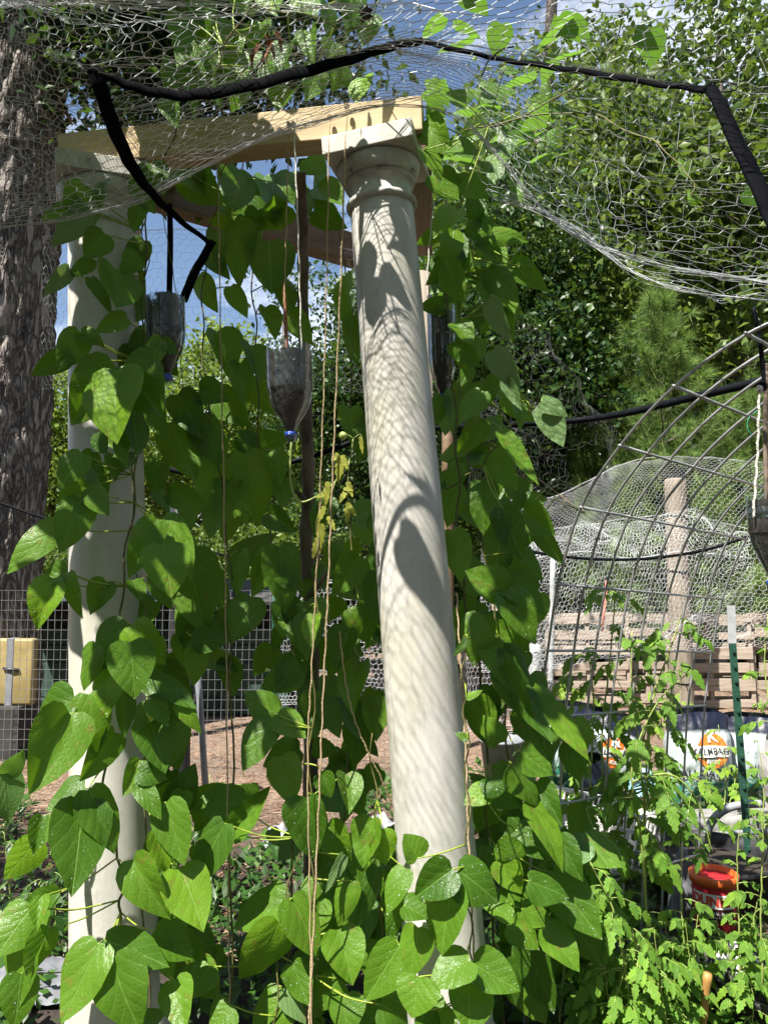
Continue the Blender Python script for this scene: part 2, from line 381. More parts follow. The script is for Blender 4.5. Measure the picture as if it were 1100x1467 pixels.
# ------------------------------------------------------------------ ground
def ground_z(x, y):
    return .05 * mnoise.noise(Vector((x * .5, y * .5, 0))) + .03 * mnoise.noise(Vector((x * 2.1, y * 2.1, 3.)))
def make_ground():
    xs = sorted(set(list(np.linspace(-160, -8, 20)) + list(np.linspace(-8, 8, 90)) + list(np.linspace(8, 160, 20))))
    ys = sorted(set(list(np.linspace(-60, -2, 12)) + list(np.linspace(-2, 13, 90)) + list(np.linspace(13, 260, 26))))
    V = [(x, y, ground_z(x, y) if abs(x) < 12 and y < 16 else .02 * mnoise.noise(Vector((x * .2, y * .2, 0)))) for y in ys for x in xs]
    n = len(xs); f = [(j * n + i, j * n + i + 1, (j + 1) * n + i + 1, (j + 1) * n + i) for j in range(len(ys) - 1) for i in range(n - 1)]
    MB().add(V, f).build('ground', M['ground'], kind='structure')
make_ground()
# pine straw and chips lying on the ground
def straw():
    n = 15000
    y = 3.0 + 7.5 * rng.random(n) ** 1.1; x = (rng.random(n) * 2 - 1) * (.62 * y + .3)
    z = np.array([ground_z(a, b) for a, b in zip(x, y)]) + .008
    an = rng.random(n) * math.pi; L = .03 + .09 * rng.random(n); up = (rng.random(n) - .4) * .03
    P0 = np.stack([x, y, z], 1); P1 = P0 + np.stack([np.cos(an) * L, np.sin(an) * L, np.abs(up)], 1)
    b = MB(); b.wires(P0, P1, .0022)
    m = NT('straw'); g = m.n('ShaderNodeNewGeometry'); m.base(m.ramp(g.outputs['Random Per Island'], [(0, (.10, .05, .03)), (.6, (.30, .18, .11)), (1, (.5, .36, .25))])); m.rough(.9)
    tag(b.build('pine_straw', m.m, kind='stuff'), 'brown pine straw and chips strewn over the garden floor', 'straw')
straw()

# ------------------------------------------------------------------ leaf shapes
MID = [0, .04, .12, .22, .34, .48, .62, .76, .88, .96, 1]
EDG = [(0, 0), (.20, -.055), (.37, 0), (.475, .12), (.50, .27), (.465, .44), (.38, .60), (.26, .76), (.125, .89), (.04, .965), (0, 1)]
EDT = [(0, 0), (.16, .0), (.30, .10), (.22, .22), (.36, .34), (.24, .48), (.30, .62), (.15, .74), (.16, .86), (.05, .96), (0, 1)]
def leaf_template(edge, cols=(1, .66, .33, 0, -.33, -.66, -1)):
    v = []; uv = []; nc = len(cols)
    for m_, (ex, ey) in zip(MID, edge):
        for c in cols:
            a = abs(c); x = ex * c; y = m_ + (ey - m_) * a ** 1.3
            v.append((x, y)); uv.append((x * .98 + .5, y))
    f = [(i * nc + k, i * nc + k + 1, (i + 1) * nc + k + 1, (i + 1) * nc + k) for i in range(len(MID) - 1) for k in range(nc - 1)]
    f = [q for q in f]
    return np.array(v), np.array(uv), f
LT = leaf_template(EDG); LT_LOW = leaf_template(EDG, (1, 0, -1)); LTT = leaf_template(EDT, (1, .5, 0, -.5, -1)); LTT_LOW = leaf_template(EDT, (1, 0, -1))
CAM = Vector((0, 0, CAM_Z))
OCT = [(1, 0, 0), (0, 1, 0), (-1, 0, 0), (0, -1, 0), (0, 0, .6)]
def add_leaf(mb, base, tip, width, nrm, tpl=LT, fold=.12, droop=.10, wav=.03, flip=False, skew=0.0, drops=None):
    base = Vector(base); ax = Vector(tip) - base; L = ax.length
    if L < 1e-4: return
    ax /= L; n = Vector(nrm); n = n - ax * n.dot(ax)
    if n.length < 1e-3: n = ax.orthogonal()
    n.normalize(); sx = ax.cross(n).normalized()
    P, uv, f = tpl
    x = P[:, 0] * width * (1 + skew * np.sign(P[:, 0])); y = P[:, 1] * L
    ph = random.random() * 6.28; q = random.uniform(.5, 1.5)
    z = fold * np.abs(x) * q - droop * L * (P[:, 1] ** 2) * q * .6 - droop * .8 * (x * x) / max(width, 1e-4) * 2 \
        + wav * L * np.sin(P[:, 1] * 7 + ph) * np.abs(P[:, 0]) * 1.6 + wav * .6 * L * np.sin(P[:, 1] * 13 + ph * 2 + P[:, 0] * 5)* np.abs(P[:, 0])
    z = z - z[np.argmin(np.abs(P[:, 1]) + np.abs(P[:, 0]))]
    v = np.array(base)[None] + x[:, None] * np.array(sx)[None] + y[:, None] * np.array(ax)[None] + z[:, None] * np.array(n)[None]
    mb.add(v, [q_[::-1] for q_ in f] if not flip else f, uv)
    if drops is not None:
        for _ in range(random.randint(8, 34)):
            q_ = random.choice(f); wt = [random.random() for _ in q_]; sm = sum(wt); c = sum((np.array(v[i]) * w_ for i, w_ in zip(q_, wt)), np.zeros(3)) / sm
            r = random.uniform(.0007, .0019) * (1.3 if random.random() < .15 else 1)
            A3 = np.stack([np.array(sx), np.array(ax), np.array(n)]); drops.add(c + (np.array(OCT) * r) @ A3, [(0, 1, 4), (1, 2, 4), (2, 3, 4), (3, 0, 4)])
# ------------------------------------------------------------------ bean vines
SUNV = sd.copy()
class Vine:
    def __init__(s, name, label, group, stems, root_loc):
        s.root = thing(name, root_loc, label, 'bean vine', group)
        s.fol = MB(); s.pales = []; s.drops = MB(); s.stem = MB(); s.pet = MB(); s.lines = []
        for pix, Y, r in stems:
            pts = path(pix, Y, 8); out = []
            for i, p in enumerate(pts):      # tendrils wind a little
                out.append(p + Vector((math.sin(i * 1.1 + len(pts)) * .008, math.cos(i * .9) * .008, 0)))
            s.stem.tube(out, [r, r * .6], 5); s.lines.append(out)
    def near(s, p):
        best = None; bd = 1e9
        for ln in s.lines:
            for q in ln[::2]:
                d = (q - p).length_squared
                if d < bd: bd = d; best = q
        return best, math.sqrt(bd)
    def leaf(s, bx, by, tx, ty, w, Y, dz=None, pale=False, petiole=True, tpl=LT, up=None, flip=False):
        Lp = math.hypot(tx - bx, ty - by); vert = (ty - by) / max(Lp, 1)
        if dz is None: dz = -.45 * (Lp / F * Y) * max(0, vert) * random.uniform(.4, 1.2) + random.uniform(-.15, .15) * Lp / F * Y
        w *= 1.03; tx += (tx - bx) * .04; ty += (ty - by) * .04
        b = at(bx, by, Y); t = at(tx, ty, Y + dz)
        toC = (CAM - b).normalized()
        n = toC * random.uniform(.7, 1.0) + Vector((0, 0, 1)) * (random.uniform(.0, .65) if up is None else up) + Vector((random.uniform(-.6, .6), random.uniform(-.3, .3), 0))
        dst = s.fol
        if pale: dst = MB(); s.pales.append(dst)
        add_leaf(dst, b, t, w / F * Y, n, tpl, fold=random.uniform(.02, .42) if random.random() < .8 else random.uniform(.4, .75), droop=random.uniform(.04, .34) if random.random() < .85 else random.uniform(.35, .6), wav=random.uniform(.02, .07), flip=pale or flip, skew=random.uniform(-.1, .1), drops=s.drops if tpl is LT and not pale and random.random() < .45 else None)
        if petiole and s.lines:
            q, d = s.near(b)
            if d < .36:
                mid = b.lerp(q, .5) + Vector((0, 0, -.12 * d + .015)) + Vector((random.uniform(-.01, .01), -.01, 0))
                s.pet.tube(smoothpts([q, mid, b], 4), [.0026, .0018], 5)
    def many(s, lst, Y, jit=.05, **k):
        for e in lst:
            kk = dict(k)
            yy = Y + random.uniform(-jit, jit)
            if len(e) > 5: yy = Y + e[5]
            s.leaf(*e[:5], yy, **kk)
    def fill(s, poly, n, Y0, Y1, size=(30, 62), pale=False, low=True, down=.8, petiole=False, up=None):
        xs = [p[0] for p in poly]; ys = [p[1] for p in poly]; k = 0; tries = 0
        while k < n and tries < n * 40:
            tries += 1
            x = random.uniform(min(xs), max(xs)); y = random.uniform(min(ys), max(ys))
            ins = False; j = len(poly) - 1
            for i in range(len(poly)):
                if (poly[i][1] > y) != (poly[j][1] > y) and x < (poly[j][0] - poly[i][0]) * (y - poly[i][1]) / (poly[j][1] - poly[i][1]) + poly[i][0]: ins = not ins
                j = i
            if not ins: continue
            k += 1; Y = random.uniform(Y0, Y1); L = random.uniform(*size) * 2.4 / Y * 1.15
            a = random.gauss(math.pi / 2, .55) if random.random() < down else random.uniform(0, 6.28)
            s.leaf(x, y, x + math.cos(a) * L, y + math.sin(a) * L, L * random.uniform(.62, .85), Y, tpl=LT_LOW if low else LT, petiole=petiole, pale=pale, up=up, flip=random.random() < .12)
    def done(s):
        s.stem.build('stem', M['bstem'], s.root, extra=(s.pet, M['stem']))
        if s.fol.n: s.fol.build('foliage', M['bean'], s.root)
        if s.drops.n: s.drops.build('water_drops', M['drop'], s.root, kind='stuff')
        for q in s.pales: q.build('leaf', M['bean_pale'], s.root, label='pale leaf showing its underside')
G = 'pole bean vines'
# --- on the left column
v = Vine('bean_vine', 'lush bright green bean vine climbing the left column', G,
    [([(190, 1500), (170, 1330), (178, 1255), (150, 1130), (165, 960), (180, 800), (200, 640), (205, 480), (212, 300), (250, 190)], [2.33] * 7 + [2.36, 2.38, 2.3], .0045),
     ([(215, 1500), (205, 1200), (215, 980), (190, 760), (195, 560), (210, 400), (205, 310)], 2.36, .003)], at(180, 1700, 2.33))
v.many([(117, 292, 58, 313, 38), (145, 270, 135, 325, 17), (150, 335, 122, 368, 44), (175, 372, 205, 378, 40), (165, 385, 168, 438, 78),
        (133, 372, 97, 395, 24), (130, 398, 160, 447, 24), (182, 455, 137, 475, 30), (115, 477, 148, 492, 32), (100, 510, 45, 537, 34), (114, 475, 85, 527, 46),
        (165, 525, 102, 600, 84), (170, 530, 155, 622, 100, -.06), (177, 524, 228, 592, 88, -.02), (231, 490, 209, 493, 24, -.08), (231, 490, 227, 518, 24, -.09), (231, 490, 254, 505, 24, -.08),
        (168, 632, 182, 670, 20), (140, 620, 150, 650, 30), (120, 265, 96, 302, 40), (192, 250, 216, 302, 46), (152, 258, 138, 292, 36), (205, 290, 190, 330, 36), (215, 235, 235, 275, 44), (190, 600, 200, 650, 40), (165, 600, 185, 640, 34)], 2.22, .03)
v.many([(128, 300, 72, 346, 44), (100, 385, 63, 422, 26)], 2.24, pale=True)
v.many([(118, 650, 84, 697, 42), (127, 697, 82, 742, 50), (116, 716, 86, 788, 54), (128, 700, 153, 736, 36), (82, 752, 10, 818, 48), (97, 820, 58, 830, 42), (78, 832, 43, 893, 54),
        (97, 822, 100, 880, 32), (225, 745, 185, 824, 46), (230, 745, 276, 818, 54), (234, 780, 246, 852, 70, -.09), (215, 825, 236, 872, 30), (190, 832, 203, 860, 30),
        (183, 893, 140, 957, 60), (190, 895, 224, 948, 56), (186, 920, 193, 998, 66, -.09), (140, 925, 112, 987, 44), (160, 950, 145, 1022, 54),
        (107, 1002, 50, 1030, 62), (100, 1022, 48, 1133, 82, -.09), (127, 995, 136, 1076, 54), (165, 1050, 117, 1118, 48), (180, 992, 178, 1056, 28), (212, 1008, 195, 1044, 30),
        (216, 1002, 240, 1038, 30), (205, 968, 280, 1012, 44), (255, 1000, 284, 1047, 26), (215, 1030, 236, 1103, 56), (198, 1106, 238, 1112, 34), (200, 1090, 178, 1140, 34),
        (122, 1130, 66, 1158, 58), (127, 1132, 171, 1214, 64, -.08), (118, 1150, 107, 1277, 82, -.09), (110, 1140, 62, 1202, 46), (62, 1170, 49, 1222, 30), (54, 1205, 4, 1262, 46),
        (198, 1122, 230, 1172, 30), (238, 1150, 262, 1238, 54), (225, 1190, 240, 1252, 32)], 2.2, .035)
v.many([(190, 1232, 233, 1317, 56), (258, 1245, 292, 1328, 68), (45, 1300, -8, 1370, 62), (52, 1300, 18, 1448, 66), (60, 1285, 52, 1332, 26), (85, 1280, 28, 1300, 30),
        (142, 1352, 88, 1464, 66, -.1), (160, 1375, 192, 1480, 80, -.12), (150, 1348, 240, 1380, 66, -.07), (225, 1345, 247, 1404, 32), (222, 1335, 276, 1372, 54), (250, 1405, 262, 1476, 50),
        (205, 1470, 236, 1450, 30), (30, 1395, 20, 1475, 50), (70, 1330, 40, 1400, 40)], 2.18, .04)
v.fill([(170, 300), (215, 300), (230, 620), (290, 800), (290, 1260), (220, 1260), (215, 900), (185, 650)], 28, 2.42, 2.62)
v.fill([(120, 560), (215, 560), (225, 960), (120, 960)], 9, 2.24, 2.34, (26, 44), low=False, petiole=True)
v.fill([(215, 1000), (300, 1000), (320, 1467), (215, 1467)], 20, 2.35, 2.7)
v.fill([(0, 1090), (14, 1090), (14, 1140), (0, 1140)], 2, 2.2, 2.3)
v.fill([(-170, 150), (-62, 150), (-62, 480), (-170, 480)], 20, 2.0, 2.2, (40, 66))  # unseen leaves added past the left edge to shade the left column
v.done()
# --- between the columns, up the strings and the dead pole
v = Vine('bean_vine', 'dark shaded bean vine hanging from the beam between the two columns', G,
    [([(330, 1500), (332, 1100), (330, 800), (300, 600), (290, 450), (300, 330), (330, 215)], [2.62] * 6 + [2.5], .004),
     ([(405, 1500), (425, 1000), (395, 800), (370, 600), (365, 450), (355, 330), (345, 230)], [2.7] * 6 + [2.6], .004),
     ([(470, 1500), (500, 1000), (505, 700), (500, 500), (485, 300)], 2.75, .004)], at(380, 1750, 2.7))
v.many([(255, 232, 307, 288, 72), (345, 245, 335, 300, 62), (395, 262, 422, 286, 42), (350, 312, 380, 322, 32), (340, 318, 338, 403, 52), (385, 345, 389, 417, 70), (295, 370, 328, 396, 30),
        (285, 395, 306, 441, 34), (330, 410, 353, 446, 30), (405, 400, 419, 442, 36), (380, 440, 396, 482, 34), (415, 450, 446, 492, 36), (495, 395, 495, 472, 36), (505, 455, 511, 522, 32),
        (440, 225, 466, 246, 42), (455, 270, 492, 292, 52), (450, 300, 492, 326, 42), (265, 240, 290, 275, 50), (310, 330, 318, 385, 40), (430, 270, 440, 310, 40),
        (310, 475, 331, 533, 54), (360, 495, 376, 543, 54), (345, 520, 351, 580, 36), (285, 560, 327, 571, 48), (255, 565, 286, 623, 50), (290, 595, 316, 664, 54), (245, 605, 277, 683, 66),
        (350, 650, 376, 744, 66), (395, 645, 401, 693, 36), (410, 685, 404, 727, 32), (500, 585, 511, 640, 40), (530, 600, 515, 660, 36), (300, 650, 320, 740, 60), (330, 690, 300, 770, 60),
        (270, 795, 291, 905, 82), (345, 790, 340, 852, 40), (385, 790, 364, 853, 42), (400, 783, 411, 873, 56), (360, 855, 334, 917, 52), (405, 858, 421, 903, 44), (400, 875, 406, 914, 24),
        (440, 880, 441, 938, 44), (450, 873, 418, 868, 16), (450, 873, 462, 895, 22), (290, 880, 279, 945, 66), (270, 908, 262, 953, 46), (300, 880, 262, 930, 50), (425, 945, 398, 988, 46), (425, 968, 452, 1003, 40), (515, 798, 478, 853, 46), (515, 868, 531, 915, 56),
        (500, 900, 480, 960, 46), (520, 950, 500, 1020, 54), (490, 1000, 520, 1060, 50), (540, 820, 530, 880, 40), (535, 1000, 540, 1060, 40), (385, 735, 420, 760, 36)], 2.62, .06)
v.fill([(225, 760), (340, 700), (330, 960), (225, 1000)], 20, 2.7, 3.0, (40, 75))
v.fill([(470, 760), (560, 700), (560, 1130), (470, 1130)], 44, 2.75, 3.05, (36, 66))
v.fill([(240, 560), (380, 540), (380, 780), (240, 780)], 14, 2.72, 2.95, (40, 70))
v.fill([(385, 700), (470, 700), (475, 1130), (400, 1130)], 16, 2.58, 2.75, (34, 60), low=False)
v.fill([(250, 235), (480, 230), (440, 330), (300, 330)], 18, 2.65, 2.95, (36, 66))
v.fill([(340, 790), (460, 790), (460, 960), (400, 960), (360, 880)], 7, 2.75, 3.0)
v.done()
# --- bright low growth in front, between the columns
v = Vine('bean_vine', 'glossy sunlit bean leaves low between the columns around the brown pole', G,
    [([(440, 1500), (447, 1300), (444, 1140), (450, 950), (455, 800), (458, 700)], 2.3, .0035), ([(520, 1500), (545, 1330), (540, 1180), (530, 1050)], 2.45, .0035), ([(390, 1500), (405, 1330), (430, 1200)], 2.3, .003)], at(450, 1750, 2.4))
v.many([(395, 1023, 353, 990, 48), (397, 1025, 437, 1056, 46), (387, 1035, 347, 1102, 50), (345, 1152, 270, 1150, 56), (333, 1195, 383, 1130, 38), (322, 1180, 270, 1274, 54, -.05),
        (440, 1143, 441, 1232, 62), (400, 1085, 420, 1152, 58, .12), (495, 1110, 503, 1162, 42), (462, 1108, 474, 1142, 30), (412, 1292, 330, 1320, 68), (417, 1288, 462, 1368, 66, -.03), (400, 1322, 353, 1422, 66, -.06),
        (505, 1220, 526, 1272, 30), (505, 1263, 485, 1327, 34), (535, 1173, 519, 1242, 46), (540, 1243, 525, 1327, 28), (580, 1245, 552, 1307, 36, -.12), (573, 1285, 557, 1352, 30, -.1),
        (485, 1333, 506, 1408, 60), (483, 1403, 460, 1448, 44), (492, 1425, 496, 1486, 52), (572, 1355, 523, 1434, 58, -.15), (545, 1440, 588, 1462, 54, -.15), (522, 1445, 546, 1480, 36),
        (440, 870, 425, 865, 16), (452, 860, 470, 885, 26), (450, 880, 445, 925, 34), (300, 1385, 270, 1430, 46), (330, 1440, 300, 1475, 46), (410, 1430, 360, 1475, 60), (420, 1380, 440, 1440, 46),
        (545, 1190, 552, 1240, 40), (470, 1180, 500, 1240, 44), (455, 1260, 430, 1300, 30)], 2.32, .05)
v.many([(492, 1225, 468, 1278, 18), (405, 1420, 440, 1462, 30)], 2.3, pale=True)
v.fill([(340, 1080), (560, 1080), (570, 1467), (300, 1467), (300, 1250)], 34, 2.6, 3.2, (30, 60))
v.fill([(450, 1150), (575, 1150), (575, 1467), (450, 1467)], 34, 2.45, 2.65, (34, 64), low=False)
v.done()
# --- behind and right of the right column
v = Vine('bean_vine', 'thick dark bean vine on the far right side of the right column', G,
    [([(720, 1500), (700, 1200), (690, 1000), (660, 800), (655, 650), (645, 500), (640, 350), (630, 220)], [2.6] * 7 + [2.5], .005),
     ([(760, 1500), (735, 1150), (715, 950), (690, 750), (665, 600), (660, 420), (700, 330)], 2.6, .004),
     ([(660, 610), (700, 640), (760, 690), (835, 735)], [2.6, 2.6, 2.55, 2.5], .003), ([(640, 700), (690, 665), (735, 610), (775, 577)], [2.6, 2.5, 2.45, 2.4], .003)], at(740, 1700, 2.6))
v.many([(675, 342, 706, 306, 38), (705, 335, 758, 336, 32), (683, 345, 713, 366, 22), (742, 382, 719, 394, 20), (742, 380, 766, 376, 17), (743, 383, 763, 406, 22), (700, 385, 742, 430, 42),
        (745, 575, 745, 614, 24), (652, 462, 677, 492, 36), (650, 490, 684, 522, 34), (700, 405, 694, 432, 32), (640, 380, 660, 430, 44), (650, 330, 640, 380, 40), (700, 450, 735, 480, 30),
        (718, 618, 770, 692, 30, -.1), (750, 730, 792, 765, 50), (720, 728, 746, 800, 46, -.1), (765, 756, 809, 807, 28), (715, 718, 719, 783, 40), (722, 848, 670, 818, 54, -.08),
        (720, 838, 779, 878, 62), (725, 848, 767, 917, 52, -.1), (742, 788, 778, 830, 32), (720, 955, 758, 1037, 42, -.08), (720, 928, 762, 982, 46), (735, 985, 792, 1060, 42), (765, 985, 830, 1062, 34), (790, 1010, 845, 1085, 36),
        (690, 600, 660, 650, 40), (690, 560, 660, 600, 40), (700, 650, 740, 700, 44), (690, 690, 690, 760, 46), (650, 760, 660, 830, 44), (690, 880, 680, 950, 50), (700, 920, 740, 990, 50), (680, 1000, 700, 1060, 48)], 2.5, .07)
v.many([(775, 575, 815, 590, 34), (777, 583, 806, 637, 42), (700, 428, 729, 488, 32), (705, 503, 742, 557, 38), (725, 545, 745, 585, 22)], 2.38, pale=True)
v.many([(715, 1065, 697, 1026, 38), (745, 1078, 792, 1108, 52), (735, 1095, 776, 1152, 48), (690, 1130, 731, 1112, 30), (700, 1132, 666, 1150, 36), (708, 1140, 744, 1157, 34),
        (735, 1230, 724, 1196, 44), (715, 1233, 746, 1280, 42), (757, 1263, 816, 1282, 46, -.1), (748, 1303, 792, 1320, 36), (750, 1413, 781, 1467, 46), (790, 1250, 857, 1343, 64), (755, 1350, 792, 1452, 52),
        (734, 1313, 695, 1299, 30, -.12), (735, 1318, 774, 1358, 44), (770, 1120, 800, 1180, 44), (760, 1150, 815, 1240, 50), (740, 1190, 790, 1230, 46), (800, 1200, 830, 1260, 40), (780, 1330, 830, 1390, 50),
        (720, 1380, 740, 1440, 50), (820, 1320, 860, 1380, 50)], 2.38, .06)
v.fill([(612, 290), (690, 290), (760, 420), (720, 480), (740, 600), (640, 640), (618, 420)], 48, 2.62, 2.95, (30, 56))
v.fill([(640, 600), (740, 600), (780, 800), (760, 960), (700, 1000), (662, 900)], 40, 2.62, 2.95, (36, 66))
v.fill([(668, 900), (760, 930), (850, 1060), (870, 1250), (700, 1250), (680, 1050)], 24, 2.58, 2.9, (34, 62))
v.fill([(690, 1200), (850, 1200), (900, 1467), (710, 1467)], 52, 2.48, 2.95, (36, 66), low=False)
v.done()
# --- wound up the rope on the right column's foot
v = Vine('bean_vine', 'dewy bean vine wound up the rope in front of the right column foot', G,
    [([(690, 1500), (680, 1400), (672, 1300), (670, 1180), (668, 1050), (664, 960), (668, 900)], 2.16, .0028)], at(690, 1750, 2.16))
v.many([(598, 1230, 579, 1196, 42), (648, 1246, 594, 1286, 54), (655, 1247, 718, 1288, 66), (648, 1270, 627, 1367, 70), (672, 1375, 615, 1408, 56), (678, 1382, 743, 1419, 56), (672, 1410, 673, 1482, 66),
        (600, 1400, 590, 1458, 62), (600, 1330, 584, 1402, 52), (578, 1298, 612, 1312, 44), (600, 1450, 640, 1480, 46), (670, 915, 650, 940, 12), (668, 1000, 690, 988, 12), (670, 1060, 652, 1050, 12), (640, 1440, 600, 1480, 56)], 2.1, .03, up=.35)
v.done()
# --- over the beam and lying on the net
v = Vine('bean_vine', 'backlit bean leaves spread on top of the wire net above the beam', G,
    [([(250, 190), (300, 120), (350, 20), (430, 20), (520, 40), (560, -40)], [2.3, 2.1, 1.95, 1.95, 2.0, 2.0], .003), ([(620, 230), (660, 190), (740, 170), (850, 100), (900, 10)], [2.5, 2.4, 2.2, 2.1, 2.0], .003),
     ([(700, 180), (820, 160), (930, 200), (985, 250), (1000, 290), (1060, 320)], [2.2, 2.1, 1.9, 1.8, 1.75, 1.7], .0025)], at(480, 60, 2.1))
v.many([(270, 30, 276, 128, 50), (330, 50, 320, 110, 56), (375, 32, 358, 68, 50), (430, -5, 452, 22, 46), (445, 45, 446, 84, 38), (470, 5, 470, 48, 38), (502, -8, 506, 32, 50), (420, 128, 398, 158, 64), (478, 60, 470, 80, 40),
        (300, 90, 300, 140, 50), (350, 100, 345, 150, 46), (400, 80, 400, 120, 44), (520, 110, 510, 145, 44), (290, -10, 285, 30, 50), (340, -20, 345, 15, 50), (385, -20, 395, 20, 50), (250, 90, 240, 130, 40), (360, 75, 345, 110, 44), (415, 60, 400, 95, 44), (310, 20, 300, 60, 46), (455, 100, 440, 140, 44), (260, 20, 255, 70, 46), (312, 60, 300, 100, 44), (395, 95, 380, 130, 44), (530, 20, 520, 60, 40), (240, 140, 250, 175, 36), (490, 90, 480, 125, 40)], 2.12, .08, up=.6)
v.many([(610, 172, 642, 218, 46), (670, 150, 640, 130, 40), (690, 130, 740, 125, 44), (700, 180, 660, 200, 44), (720, 180, 770, 190, 40), (760, 150, 800, 160, 36), (640, 215, 690, 220, 46), (620, 250, 660, 285, 56), (660, 260, 720, 270, 50),
        (655, 300, 620, 330, 50), (780, 215, 800, 175, 26), (720, 105, 745, 100, 26), (790, 160, 820, 155, 24), (605, 215, 635, 250, 40), (690, 240, 730, 215, 36), (985, 250, 970, 225, 14), (1000, 290, 985, 270, 16), (1065, 275, 1098, 290, 30)], 2.3, .1, up=.7)
v.fill([(610, 120), (780, 100), (800, 200), (700, 300), (615, 300)], 16, 2.35, 2.6, (24, 44), low=False, up=.7)
# unseen leaf roof added above the frame to shade the bay between columns
for i in range(420):
    x = random.uniform(-1.5, -.05); y = random.uniform(1.45, 2.45); z = 1.53 + .85 * y + random.uniform(0, .25)
    xs_ = x + .34 / .406 * (2.4 - y)
    if -.22 < xs_ < .30 and random.random() < .985: continue  # gap keeps the added leaf shade off the right column
    b = Vector((x, y, z)); a = random.uniform(0, 6.28); L = random.uniform(.09, .15)
    add_leaf(v.fol, b, b + Vector((math.cos(a) * L, math.sin(a) * L, -.03)), L * .8, Vector((random.uniform(-.4, .4), random.uniform(-.5, .1), 1)), LT_LOW, droop=.2)
for i in range(34):
    x = random.uniform(.12, .75); y = random.uniform(1.95, 2.75); z = random.uniform(2.95, 3.25)
    b = Vector((x, y, z)); a = random.uniform(0, 6.28); L = random.uniform(.08, .13)
    add_leaf(v.fol, b, b + Vector((math.cos(a) * L, math.sin(a) * L, -.03)), L * .8, Vector((random.uniform(-.4, .4), random.uniform(-.5, .1), 1)), LT_LOW, droop=.2)
v.done()
# ------------------------------------------------------------------ columns and beams
def column(name, label, top, bot, r0, r1, yaw, seam=None):
    """top: centre of the abacus top, bot: centre of the foot"""
    top = Vector(top); bot = Vector(bot); t = thing(name, bot, label, 'column', 'white porch columns')
    A = axisM(bot, top); H = (top - bot).length
    prof = []
    zs = H - .205
    for i in range(13):
        k = i / 12; z = .14 + (zs - .14) * k; prof.append((r1 + (r0 - r1) * (k ** .8), z))
    MB().lathe(A, prof, 48, False).build('shaft', M['column'], t)
    cap = [(r0 + .001, zs)]
    for k in range(9):                         # astragal ring
        w = -math.pi / 2 + math.pi * k / 8; cap.append((r0 + .001 + .012 * math.cos(w), zs + .013 + .013 * math.sin(w)))
    cap += [(r0 - .002, zs + .028), (r0 - .002, zs + .070), (r0 + .003, zs + .075), (r0 + .010, zs + .077), (r0 + .010, zs + .085), (r0 + .013, zs + .087)]
    for k in range(9):                         # echinus
        w = -math.pi / 2 * .9 + math.pi / 2 * .9 * k / 8; cap.append((r0 - .004 + .036 * math.cos(w), zs + .088 + .055 + .055 * math.sin(w)))
    cap.append((r0 + .02, zs + .147))
    MB().lathe(A, cap, 48).build('capital', M['capital'], t)
    b = MB(); b.box(A @ MT((0, 0, H - .030), rz=yaw), .292, .292, .058, .003); b.build('abacus', M['capital'], t, smooth=False)
    ba = MB(); ba.lathe(A, [(r1 + .05, .0), (r1 + .052, .03), (r1 + .045, .06), (r1 + .02, .075), (r1 + .025, .10), (r1 + .01, .13), (r1 + .001, .145)], 48)
    ba.box(A @ MT((0, 0, -.02), rz=yaw), .40, .40, .05, .005)
    ba.build('base', M['column'], t)
    if seam is not None:                       # moulding joint running down the shaft
        s = MB(); pts = [A @ Vector((math.cos(seam) * (r + .0002), math.sin(seam) * (r + .0002), z)) for r, z in prof]
        s.tube(pts, .0016, 4); s.build('seam', M['capital'], t)
    return t
def extrap(pa, pb, Y, z):
    a = at(*pa, Y); b = at(*pb, Y); d = b - a; return a + d * ((z - a.z) / d.z)
YR, YL = 2.42, 2.52
rt = at(540, 216, YR); rb = extrap((548, 290), (640, 1400), YR, .02)
lt = at(146, 252, YL); lb = extrap((154, 420), (165, 1400), YL, .02)
column('porch_column', 'sunlit white round column at the photo centre, leaning left', rt, rb, .1035, .128, R(-14), R(213))
column('porch_column', 'white round column on the left, wrapped in bright bean leaves', lt, lb, .111, .137, R(22))
def beam(name, label, a, b, w, h, mat, group=None, up=Vector((0, 0, 1))):
    a = Vector(a); b = Vector(b); x = (b - a).normalized(); y = up.cross(x).normalized(); z = x.cross(y)
    m = Matrix((x, y, z)).transposed().to_4x4(); m.translation = a
    o = bpy.data.objects
    mb = MB(); L = (b - a).length; mb.box(Matrix.Translation((L / 2, 0, 0)), L, w, h, .003)
    ob = mb.build(name, mat, smooth=False); ob.matrix_world = m
    return tag(ob, label, 'beam', group)
ba_, bb_ = at(93, 224, 2.505), at(606, 172, 2.335)
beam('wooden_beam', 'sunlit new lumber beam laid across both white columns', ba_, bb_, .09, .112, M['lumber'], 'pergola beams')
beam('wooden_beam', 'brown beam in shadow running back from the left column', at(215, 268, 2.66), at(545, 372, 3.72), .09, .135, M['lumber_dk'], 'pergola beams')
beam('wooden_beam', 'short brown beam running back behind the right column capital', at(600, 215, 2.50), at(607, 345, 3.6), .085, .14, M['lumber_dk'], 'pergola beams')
# third corner: grey post that carries the two rear beams
pb = at(600, 372, 3.72)
MBp = MB(); MBp.tube([(pb.x + .02, 3.75, 0), (pb.x, 3.74, 1.4), (pb.x, 3.74, pb.z - .07)], [.075, .07, .065], 16)
tag(MBp.build('wooden_post', M['oldwood']), 'grey wooden post hidden behind the right column', 'post')
